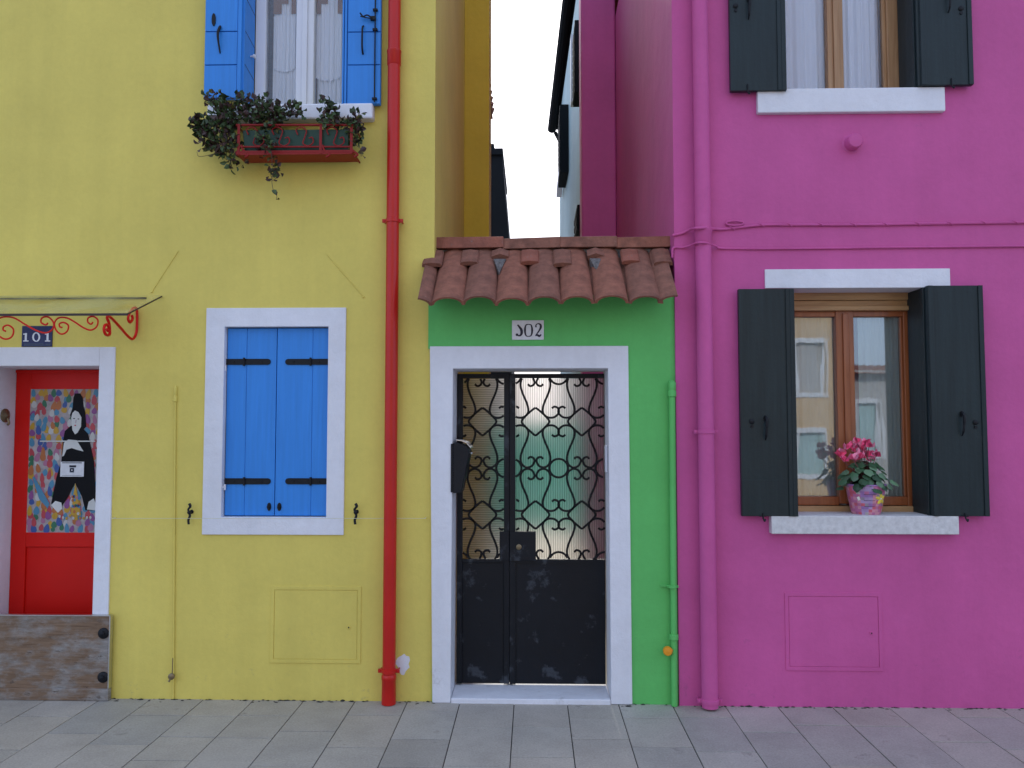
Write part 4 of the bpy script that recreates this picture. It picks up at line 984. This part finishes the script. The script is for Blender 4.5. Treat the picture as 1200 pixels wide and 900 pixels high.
def Q(a, b): X, Z = W(a / 9.23, 340 + b / 9.23, -.40); return Vector((X, -.40, Z))
u1 = [(672, 405), (645, 395), (645, 362), (690, 350), (740, 385), (722, 450), (660, 475), (605, 430), (590, 355), (635, 300), (720, 300), (800, 340), (900, 405), (980, 432), (1045, 395), (1058, 325), (1010, 285), (955, 300), (950, 345), (985, 368), (1005, 345)]
u0 = [(62, 445), (35, 430), (40, 395), (90, 380), (145, 425), (130, 500), (65, 530), (-5, 500), (-60, 420), (-40, 330), (40, 290), (150, 300), (270, 370), (400, 440), (500, 462), (570, 420), (578, 350), (520, 290), (455, 300), (445, 350), (495, 375), (518, 355)]
ir = [M['red']]
for uu in (u1, u0): mb = MB(); mb.tube(crom([Q(*p) for p in uu], 5), .0052, 6); mb.build('scroll', M['red'], cn, smooth=True)
mb = MB(); mb.tube(crom([Q(*p) + Vector((-.62, 0, 0)) for p in u0], 5), .0052, 6); mb.build('scroll', M['red'], cn, smooth=True)
XB = W(122, 380, -.40)[0]
def SB(y, z): return Vector((XB, y, z))
zt = zf0 - .012
mb = MB(); zq = lambda y: zf0 + (zb0 - zf0) * (y - CF) / (0 - CF) - .012
spi = [SB(-.37, zt - .075), SB(-.355, zt - .085), SB(-.345, zt - .072), SB(-.36, zt - .05), SB(-.39, zt - .055), SB(-.40, zt - .085), SB(-.375, zt - .11), SB(-.335, zt - .10), SB(-.345, zt - .04), SB(-.37, zt - .005), SB(-.33, zt + .0), SB(-.22, zt - .045), SB(-.12, zt - .09), SB(-.06, zt - .10), SB(-.02, zt - .06), SB(-.012, zt + .0), SB(-.02, zq(-.02) - .07), SB(-.06, zq(-.06) - .05), SB(-.11, zq(-.11) - .07), SB(-.125, zq(-.125) - .10), SB(-.10, zq(-.1) - .13), SB(-.07, zq(-.07) - .115), SB(-.08, zq(-.08) - .09)]
mb.tube(crom(spi, 5), .0085, 8); mb.build('bracket', M['red'], cn, smooth=True)

# number plate 101
def Z9(a, b, y=-.006): X, Z = W(a / 9.23, 340 + b / 9.23, y); return X, Z
x0, z1n = Z9(240, 388); x1, z0n = Z9(562, 612)
pl = thing('house_number', 'navy enamel plate numbered 101 above the red door surround', 'number plate', ((x0 + x1) / 2, -.004, z0n), 'house number plates')
mb = MB(); mb.box(x0, x1, -.008, -.0005, z0n, z1n); mb.build('plate', M['navy'], pl, bevel=.002)
t = MB()
def bar9(x0_, y0_, x1_, y1_): a = Z9(x0_, y0_); b = Z9(x1_, y1_); t.box(a[0], b[0], -.0095, -.0082, b[1], a[1])
for cx in (283, 518): t = MB(); bar9(cx - 10, 465, cx + 9, 546); bar9(cx - 28, 545, cx + 28, 556); bar9(cx - 28, 470, cx - 9, 482); t.build('numeral', M['lettering'], pl)
t = MB()
cc = [(395 + 34 * math.cos(k * PI / 10), 508 + 46 * math.sin(k * PI / 10)) for k in range(20)]
t.tube([(Z9(*p)[0], -.009, Z9(*p)[1]) for p in cc], [.0028 + .003 * abs(math.cos(k * PI / 10)) for k in range(20)], 6, closed=True, sq=.2)
t.build('numeral', M['lettering'], pl)
t = MB(); bar9(262, 580, 470, 586); bar9(500, 582, 545, 588); bar9(262, 594, 545, 599); t.build('small_print', M['greyline'], pl)

# ------------------------------------------------------------------ flood board
FB = -.040
fb = thing('flood_board', 'weathered plywood flood board with bolts across the foot of the red door', 'board', (-3.2, -.03, 0))
bxr = W(129, 770, FB)[0]; bt = W(70, 721, FB)[1]; bm_ = W(70, 806.5, FB)[1]
mb = MB(); mb.box(-4.0, bxr - .008, FB, -.016, .045, bt - .004); mb.build('panel', M['board'], fb, bevel=.002)
mb = MB(); mb.box(-4.0, bxr, FB - .012, -.016, .003, bm_ ); mb.build('bottom_rail', M['board'], fb, bevel=.003)
mb = MB(); mb.box(bxr - .007, bxr, FB - .008, -.016, bm_ + .001, bt); mb.box(-4.0, bxr - .008, FB - .004, -.016, bt - .0035, bt + .002); mb.build('edge_strip', M['steel'], fb)
for b in ((121.5, 742), (121, 793.5)):
    X, Z = W(*b, FB); mb = MB(); mb.lathe([(.034, 0), (.034, -.006), (.030, -.010), (.016, -.013), (.014, -.022), (.0, -.025)], (X, FB, Z), 'Y', 20); mb.build('bolt', M['iron'], fb, smooth=True)

# ------------------------------------------------------------------ window box with plants
wb = thing('window_box', 'green window box in red scrolled iron cradle with straggly plants under the upper blue window', 'window box', (W(345, 182, -.2)[0], -.18, W(345, 182, -.2)[1]))
BY0, BY1 = -.21, -.07
r = WR(283, 151, 408, 181, BY0)
mb = MB(); mb.hexa([(r[0] + .01, BY0 + .03, r[2] + .012), (r[1] - .01, BY0 + .03, r[2] + .012), (r[1] - .01, BY1, r[2] + .012), (r[0] + .01, BY1, r[2] + .012)], [(r[0], BY0 + .012, r[3]), (r[1], BY0 + .012, r[3]), (r[1], BY1 + .01, r[3]), (r[0], BY1 + .01, r[3])])
mb.build('planter', paint('green_planter', (.008, .045, .028), rough=.45, bump=.05), wb, bevel=.004)
mb = MB(); cr_ = WR(277, 146, 413, 183, BY0)
RR = lambda px, py, y=BY0: (W(px, py, BY0)[0], y, W(px, py, BY0)[1])
def barx(py, x0=277, x1=413, rad=.006, y=BY0): mb.tube([RR(x0, py, y), RR(x1, py, y)], rad, 6)
x0w, x1w = cr_[0], cr_[1]
for py, rad in ((146.5, .0075), (172, .006), (178, .006)): barx(py, rad=rad); 
zlow = W(345, 180.5, BY0)[1]
mb.box(x0w, x1w, BY0, BY1 + .02, zlow, zlow + .012); mb.box(x0w, x1w, BY0 - .004, BY0 + .004, zlow - .004, zlow + .022)
for py in (146.5, 178):
    z = W(345, py, BY0)[1]
    for xx in (x0w, x1w): mb.tube([(xx, BY0, z), (xx, -.002, z)], .006, 6)
for px in (280, 376, 412): mb.box(W(px, 160, BY0)[0] - .008, W(px, 160, BY0)[0] + .008, BY0 - .006, BY0 + .0, zlow, W(px, 146, BY0)[1])
for px in (283, 378, 411): mb.tube(crom([RR(px, 170), RR(px + 2, 176), RR(px + 8, 181), RR(px + 4, 184)]), .007, 6)
for c in (300, 330, 358, 394):
    mb.tube(crom([RR(c - 9, 158), RR(c - 11, 152), RR(c - 5, 149), RR(c + 1, 153), RR(c - 1, 161), RR(c - 3, 168), RR(c + 3, 171), RR(c + 9, 167), RR(c + 8, 161), RR(c + 4, 162)], 4), .0042, 6)
mb.build('cradle', paint('dark_red_iron', (.24, .010, .009), spec=.25, rough=.45, bump=.1), wb, smooth=True)
def leafblade(mb, p, d, n, L, Wd, mi, fold=.25):
    d = d.normalized(); s = d.cross(n).normalized(); n = s.cross(d)
    a = p; b = p + d * L * .45 + s * Wd * .5 + n * Wd * fold; c = p + d * L - n * L * .1; e = p + d * L * .45 - s * Wd * .5 + n * Wd * fold; m_ = p + d * L * .5
    mb.add([a, b, c, e, m_, p + d * L * .78 + s * Wd * .32 + n * Wd * fold * .6, p + d * L * .78 - s * Wd * .32 + n * Wd * fold * .6], [(0, 1, 4), (1, 5, 4), (5, 2, 4), (4, 2, 6), (4, 6, 3), (0, 4, 3)], mi)
rl = random.Random(3)
def rv(): return Vector((rl.uniform(-1, 1), rl.uniform(-1, 1), rl.uniform(-1, 1)))
mb = MB(); st = MB()
clumps = [((252, 118), (14, 9), 60), ((240, 148), (17, 15), 120), ((262, 140), (15, 22), 150), ((262, 170), (20, 14), 130), ((246, 168), (14, 10), 50), ((236, 152), (14, 8), 40), ((270, 190), (8, 8), 26),
          ((285, 122), (13, 12), 70), ((275, 135), (14, 12), 70), ((308, 124), (12, 12), 70), ((316, 138), (22, 12), 130), ((335, 130), (13, 9), 45), ((318, 160), (11, 16), 60), ((320, 177), (8, 8), 30), ((345, 130), (10, 8), 36), ((300, 138), (14, 8), 60), ((312, 168), (10, 14), 50),
          ((385, 128), (9, 14), 60), ((390, 142), (15, 9), 60), ((417, 140), (8, 12), 50), ((417, 158), (7, 12), 38), ((408, 150), (12, 10), 30), ((322, 197), (8, 7), 20), ((320, 206), (6, 5), 8), ((424, 178), (3, 3), 3), ((283, 190), (3, 3), 3), ((324, 229), (3, 2), 3)]
for (c, rad, num) in clumps:
    yc = rl.uniform(-.20, -.15)
    X, Z = W(*c, yc); rx, rz = rad[0] / 195, rad[1] / 195
    for k in range(num):
        v = rv()
        if v.length > 1: v *= rl.uniform(.3, 1) / v.length
        p = Vector((X + v.x * rx, yc + v.y * .075, Z + v.z * rz)); d = (v * .6 + rv() * .8 + Vector((0, -.25, .1)))
        mi = 0 if rl.random() < (.62 if c[1] < 165 else .4) else (1 if rl.random() < .93 else 2)
        leafblade(mb, p, d, rv(), rl.uniform(.028, .048), rl.uniform(.024, .038), mi)
        if k % 5 == 0: mb.tube([p, Vector((X + v.x * rx * .3, yc, Z - .03 + v.z * rz * .3))], .0016, 4, mi=3)
for (a, b, c) in (((320, 178), (321, 190), (322, 198)), ((322, 204), (321, 215), (323, 229)), ((262, 180), (238, 186), (233, 180)), ((410, 165), (418, 172), (426, 178))):
    mb.tube(crom([RR(*a, -.24), RR(*b, -.25), RR(*c, -.24)]), .0016, 4, mi=3)
mb.build('foliage', [M['leaf_green'], M['leaf_purple'], M['leaf_yel'], M['stem']], wb)

# ------------------------------------------------------------------ cyclamen in a pot
PY = .045
zsill = p_win[2]; X, _ = W(1014.5, 585, PY); sc_ = (5 + PY) / F
cy = thing('potted_plant', 'pink cyclamen in a patchwork flowerpot on the granite window sill', 'potted plant', (X, PY, zsill))
hgt = 34 * sc_; rt, rb = 22 * sc_, 15.5 * sc_
pc = [(.50, .16, .30), (.34, .18, .42), (.58, .12, .16), (.42, .30, .50), (.62, .28, .34), (.30, .24, .30), (.46, .42, .40)]
pmats = [paint('pot_glaze', c, rough=.35, bump=.1, var=.2, vscale=20) for c in pc] + [paint('pot_line', (.05, .03, .06), bump=0), paint('pot_yellow', (.70, .55, .06), rough=.35, bump=0), paint('pot_white', (.7, .7, .6), bump=0), paint('potting_soil', (.03, .02, .015), rough=1)]
mb = MB(); seg = 28; rows_ = 10; rq = random.Random(4)
lev = [(rb * .97, 0)] + [(rb + (rt - rb) * (i / rows_) ** .9, hgt * i / rows_) for i in range(1, rows_ + 1)]
vs = []
for rr, h in lev:
    for k in range(seg): a = 2 * PI * k / seg; vs.append((X + rr * math.cos(a), PY + rr * math.sin(a), zsill + .001 + h))
mb.v = vs
for i in range(rows_):
    for k in range(seg):
        mb.f.append((i * seg + k, i * seg + (k + 1) % seg, (i + 1) * seg + (k + 1) % seg, (i + 1) * seg + k))
        mb.m.append((rq.choice((0, 0, 4, 2)) if (k // 3) % 3 else 1 if (i // 2) % 2 else 3) if rq.random() < .85 else rq.randrange(7))
mb.f.append(tuple(reversed(range(seg)))); mb.m.append(0)
mb.tube([(X + (rt - .001) * math.cos(2 * PI * k / 28), PY + (rt - .001) * math.sin(2 * PI * k / 28), zsill + hgt) for k in range(28)], .0045, 6, closed=True, mi=1)
mb.add([(X + rt * .95 * math.cos(2 * PI * k / 20), PY + rt * .95 * math.sin(2 * PI * k / 20), zsill + hgt - .012) for k in range(20)], [tuple(range(20))], 10)
for i in (3, 5, 7):
    rr, h = lev[i]; mb.tube([(X + (rr + .0004) * math.cos(a), PY + (rr + .0004) * math.sin(a), zsill + h) for a in [R(-118 + 6 * q) for q in range(7)]], .0012, 4, mi=7)
def onpot(dx, dz):
    h = dz; rr = rb + (rt - rb) * (h / hgt) ** .9 + .001; a = -PI / 2 + dx / rr; return Vector((X + rr * math.cos(a), PY + rr * math.sin(a), zsill + h))
for k in range(5):
    a = 2 * PI * k / 5 + .4; c0 = (.055, hgt * .56)
    mb.tube([onpot(c0[0] + math.cos(a) * .008, c0[1] + math.sin(a) * .008), onpot(c0[0] + math.cos(a) * .022, c0[1] + math.sin(a) * .022), onpot(c0[0] + math.cos(a) * .036, c0[1] + math.sin(a) * .036)], [.007, .011, .006], 8, sq=.25, mi=8)
mb.tube([onpot(.050, hgt * .56), onpot(.060, hgt * .56)], .006, 8, sq=.5, mi=9)
mb.tube([onpot(-.085, hgt * .62), onpot(-.075, hgt * .5)], .010, 8, sq=.3, mi=9)
mb.build('flowerpot', pmats, cy, smooth=True)
mb = MB(); top = Vector((X, PY, zsill + hgt))
def heart(mb, c, d, n, S, mi):
    d = d.normalized(); s = d.cross(n).normalized(); n = s.cross(d)
    o = [(0, 0), (.28, -.10), (.5, .12), (.48, .45), (.28, .75), (0, 1), (-.28, .75), (-.48, .45), (-.5, .12), (-.28, -.10)]
    vs = [c + d * S * .35] + [c + s * a * S + d * b * S + n * (-.22 * S * (a * a * 3 + (b - .35) ** 2)) for a, b in o]
    mb.add(vs, [(0, i, i % 10 + 1) for i in range(1, 11)], mi)
for k in range(85):
    a = rl.uniform(0, 2 * PI); q = rl.random() ** .6; rad = q * 31 * sc_
    h = (1 - q) * 30 * sc_ + rl.uniform(-5, 9) * sc_
    c = top + Vector((math.cos(a) * rad * .95, math.sin(a) * rad * .65 - .01, h)); d = Vector((math.cos(a), math.sin(a), -.45 - .6 * q)) + rv() * .4
    heart(mb, c, d, Vector((math.cos(a) * .4, math.sin(a) * .4 - .4, 1)), rl.uniform(.042, .062), 0 if rl.random() < .7 else 1)
mb.build('leaves', [M['cyc_leaf'], M['cyc_leaf2']], cy, smooth=True)
mb = MB(); stq = MB()
heads = [(986, 532), (990, 541), (984, 536), (999, 526), (1003, 531), (1000, 538), (1008, 524), (1011, 529), (1007, 537), (1015, 521), (1018, 524), (1013, 534), (1017, 538), (1022, 534), (1026, 535), (1020, 541), (1003, 541), (993, 527), (1005, 520)]
for h in heads:
    yy = PY + rl.uniform(-.07, .03); Xh, Zh = W(*h, yy); c = Vector((Xh, yy, Zh)); stq.tube(crom([top + Vector((rl.uniform(-.03, .03), 0, .01)), (top + c) / 2 + Vector((0, -.01, 0)), c]), .0018, 5)
    for k in range(5):
        a = 2 * PI * k / 5 + rl.random(); d = Vector((math.cos(a) * .6, math.sin(a) * .5 - .25, rl.uniform(.5, 1.1)))
        leafblade(mb, c + rv() * .004, d, rv(), rl.uniform(.036, .052), rl.uniform(.030, .040), 0 if rl.random() < .62 else 1, .35)
mb.build('flowers', [M['petal'], M['petal2']], cy, smooth=True); stq.build('flower_stalks', paint('stalk', (.16, .05, .05), bump=0), cy)

# ------------------------------------------------------------------ alley and houses behind
tw = thing('teal_glow_screen', 'added teal cloth screen, sunlit from behind to glow through the ribbed gate glass', 'screen', (.02, 5.0, 0))  # invented cloth, added so sun from behind gives the gate glass a teal glow
mc, n_, l_, b_ = nmat('teal_glow_cloth'); n_.remove(b_); tt_ = N(n_, 'ShaderNodeBsdfTranslucent'); tt_.inputs[0].default_value = (.13, .50, .44, 1); td_ = N(n_, 'ShaderNodeBsdfDiffuse'); td_.inputs[0].default_value = (.10, .42, .37, 1)
ms_ = N(n_, 'ShaderNodeMixShader'); ms_.inputs[0].default_value = .45; l_.new(tt_.outputs[0], ms_.inputs[1]); l_.new(td_.outputs[0], ms_.inputs[2]); l_.new(ms_.outputs[0], n_['Material Output'].inputs[0])
curtain('cloth', -.56, .60, .42, 1.76, 5.0, .012, 4, mc, tw)
for nm_, z_ in (('top_rail', 1.77), ('bottom_rail', .42)): mb = MB(); mb.tube([(-.60, 5.0, z_), (.63, 5.0, z_)], .014, 8); mb.build(nm_, M['steel'], tw)
for x_ in (-.58, .61): mb = MB(); mb.tube([(x_, 5.02, -.03), (x_, 5.02, 1.79)], .018, 8); mb.build('post', M['steel'], tw)

# pale blue house
BX = .56
def far_pt(px, py, X):       # point where the pixel ray meets plane X
    d = fwd + rgt * ((px - 600) / F) + up * ((450 - py) / F); t_ = (X - CAMLOC.x) / d.x; p = CAMLOC + d * t_; return p.y, p.z
yfar, _ = far_pt(656, 250, BX)
bh = thing('pale_blue_house', 'pale blue house with dark eaves and dark shutters at the alley end', 'house', (3, (4.3 + yfar) / 2, 0))
yE, zE = far_pt(649, 158, .44)
mb = MB(); mb.hexa([(BX + .13, 4.35, -.03), (5.5, 4.35, -.03), (5.5, yfar, -.03), (BX, yfar, -.03)], [(BX + .13, 4.35, 8), (5.5, 4.35, 8), (5.5, yfar, 8), (BX, yfar, 8)]); mb.build('wall', M['ltblue'], bh)
# eaves: dark board + gutter, lower at the far end
e0 = Vector((.40, yfar + .3, far_pt(645, 155, .36)[1])); zl = W(655, 150, yfar)[1]
zn = 8.2
def pt(px, py, y): a, b = W(px, py, y); return a, b
A = pt(645, 152, yfar + .1); B = pt(663, 0, 8.0)
mb = MB(); y0e, y1e = yfar + .1, 8.0
dxe = (B[0] - A[0]); dze = B[1] - A[1]; y2 = 6.4; k = (y2 - y0e) / (y1e - y0e); Cx, Cz = A[0] + dxe * k, A[1] + dze * k
mb.hexa([(A[0], y0e, A[1] - .0), (BX + .6, y0e, A[1] - .02), (BX + .6, y2, Cz - .02), (Cx, y2, Cz)], [(A[0], y0e, A[1] + .22), (BX + .6, y0e, A[1] + .55), (BX + .6, y2, Cz + .55), (Cx, y2, Cz + .22)])
mb.tube([(A[0] + .03, y0e, A[1]), (Cx + .03, y2, Cz)], .09, 10)
mb.tube([(A[0] + .1, y0e + .02, A[1] - .05), (A[0] + .25, y0e + .02, A[1] - .35), (BX + .01, y0e, A[1] - .40)], .04, 6)
plab(mb.build('eaves', M['dark'], bh), 'dark eaves and gutter')
mb = MB(); mb.box(BX + .2, 5.5, 4.35, yfar, 8.0, 9.2); mb.build('roof', M['tile3'], bh)
def sideshutter(pxa, pya, pyb, mat, depth_out, ln):
    yy, z1_ = far_pt(pxa, pya, BX); _, z0_ = far_pt(pxa, pyb, BX)
    s_ = MB(); s_.box(BX - depth_out, BX + .11, yy - ln, yy, z0_, z1_)
    for q in range(int((z1_ - z0_) / .09)): s_.box(BX - depth_out - .008, BX - depth_out - .0005, yy - ln + .01, yy - .01, z0_ + .02 + q * .09, z0_ + .075 + q * .09)
    return s_.build('shutter', mat, bh)
sideshutter(660, 146, 222, M['dark'], .09, .9); sideshutter(676, 45, 128, M['dark'], .05, .45); sideshutter(678, 256, 285, M['dark'], .05, .6)
yy, z1_ = far_pt(672.5, 48, BX); _, z0_ = far_pt(672.5, 128, BX); s_ = MB(); s_.box(BX - .05, BX + .11, yy - .18, yy, z0_, z1_)
plab(s_.build('shutter', M['whitepaint'], bh), 'white edge of an open shutter'); 
yy, z1_ = far_pt(658, 224, BX); s_ = MB(); s_.box(BX - .10, BX + .0, yy - 1.4, yy, z1_ - .12, z1_); s_.build('window_sill', M['whitepaint'], bh)

# terracotta house end on the left with its verge tiles
th = thing('terracotta_house', 'narrow sliver of a tiled house behind the deep yellow wing', 'house', (-3, 11, 0))
DTH = 8.5; xv, zv = W(577.5, 137, DTH)
mb = MB(); mb.box(-5.5, xv - .10, 6.4, DTH, -.03, zv - .02); mb.build('wall', M['terra_house'], th)
mb = MB()
x2, z2 = W(573.5, 58, 6.6)
mb.hexa([(-5.5, DTH + .1, zv), (xv, DTH + .1, zv), (xv + .0, 6.3, zv + .02), (-5.5, 6.3, zv + .02)], [(-5.5, DTH + .1, zv + .9), (xv - .04, DTH + .1, zv + .12), (xv - .04, 6.3, zv + .14), (-5.5, 6.3, zv + .9)])
for q in range(9):
    yq = DTH - q * .24; mb.tube([(xv - .6, yq, zv + .35), (xv + .01, yq, zv + .10)], .06, 8)
mb.build('roof', M['tile'], th)
# dark stack behind it
dh = thing('dark_house', 'dark slate clad house gable beyond the alley, left of the white sky', 'house', (-1.4, 13.5, 0))
DD = 13.0
def F_(px, py): return W(px, py, DD)
pts = [F_(540, 560), F_(603, 540), F_(596.5, 277), F_(588, 176), F_(579.5, 174), F_(579, 168), F_(560, 168)]
pts[0] = (pts[0][0], 0); pts[1] = (pts[1][0], 0)
mb = MB(); mb.prism(pts, DD, DD + 3.0); mb.build('wall', M['dark'], dh, bevel=.02)
mb = MB(); a = F_(589.5, 176); b = F_(560, 176); mb.box(b[0], a[0], DD - .08, DD + 3.1, a[1] - .12, a[1] + .02); mb.build('roof_edge', M['dark'], dh)

# ------------------------------------------------------------------ houses across the way (seen as reflections in the panes)
def far_house(name, label, x0, x1, y1, y0, h, mat, wins, roofm=M['tile'], rise=1.2):
    o = thing(name, label, 'house', ((x0 + x1) / 2, (y0 + y1) / 2, 0), 'houses across the street')
    mb = MB(); wallmesh(mb, x0, x1, y1 - .3, y1, -.05, h, [(a, b, c, d_) for a, b, c, d_, _ in wins]); mb.box(x0, x0 + .2, y0, y1 - .301, -.05, h); mb.box(x1 - .2, x1, y0, y1 - .301, -.05, h); mb.box(x0 + .201, x1 - .201, y0, y0 + .2, -.05, h)
    mb.build('wall', mat, o)
    m2 = MB(); ym = (y0 + y1) / 2
    m2.add([(x0 - .1, y1 + .3, h - .1), (x1 + .1, y1 + .3, h - .1), (x1 + .1, ym, h + rise), (x0 - .1, ym, h + rise), (x0 - .1, y0 - .3, h - .1), (x1 + .1, y0 - .3, h - .1)], [(0, 1, 2, 3), (3, 2, 5, 4), (0, 3, 4), (1, 5, 2), (0, 4, 5, 1)]); m2.build('roof', roofm, o)
    for a, b, c, d_, kd in wins:
        frame_mesh((a - .12, b + .12, c - .12, d_ + .12), (a, b, c, d_), y1 - .02, y1 + .03).build('window_surround', M['whitepaint'], o)
        m3 = MB(); m3.box(a + .001, b - .001, y1 - .12, y1 - .08, c + .001, d_ - .001); m3.build('shutter' if kd == 's' else 'pane', M['ltblue'] if kd == 's' else M['greyp'], o)
    return o
OY = -15.0
def refl(px, py):      # where the mirrored ray of that photo pixel lands across the street
    d = fwd + rgt * ((px - 600) / F) + up * ((450 - py) / F); t1 = (YN + .03 - CAMLOC.y) / d.y; p = CAMLOC + d * t1; d2 = Vector((d.x, -d.y, d.z)); t2 = (OY - p.y) / d2.y; q = p + d2 * t2; return q.x, q.z
wa = (refl(934, 460), refl(963, 402)); wb_ = (refl(934, 566), refl(962, 507))
far_house('apricot_house', 'apricot house with white framed windows across the street', -3.5, refl(986, 470)[0], OY, OY - 7, 7.5, M['orange'],
          [(wa[0][0], wa[1][0], wa[0][1], wa[1][1], 'p'), (wb_[0][0], wb_[1][0], .5, wb_[1][1], 's'), (1.5, 2.4, 1.0, 2.5, 's'), (-1.5, -.6, 1.0, 2.5, 's'), (1.5, 2.4, 4.2, 5.6, 'p'), (-1.5, -.6, 4.2, 5.6, 'p')])
far_house('grey_house', 'low grey house across the street beside the apricot house', refl(986, 470)[0] + .05, refl(1130, 470)[0], OY - .4, OY - 5, refl(1020, 432)[1], M['greyp'],
          [(refl(1010, 470)[0], refl(1034, 470)[0], 1.0, refl(1020, 472)[1], 's')], rise=.3)
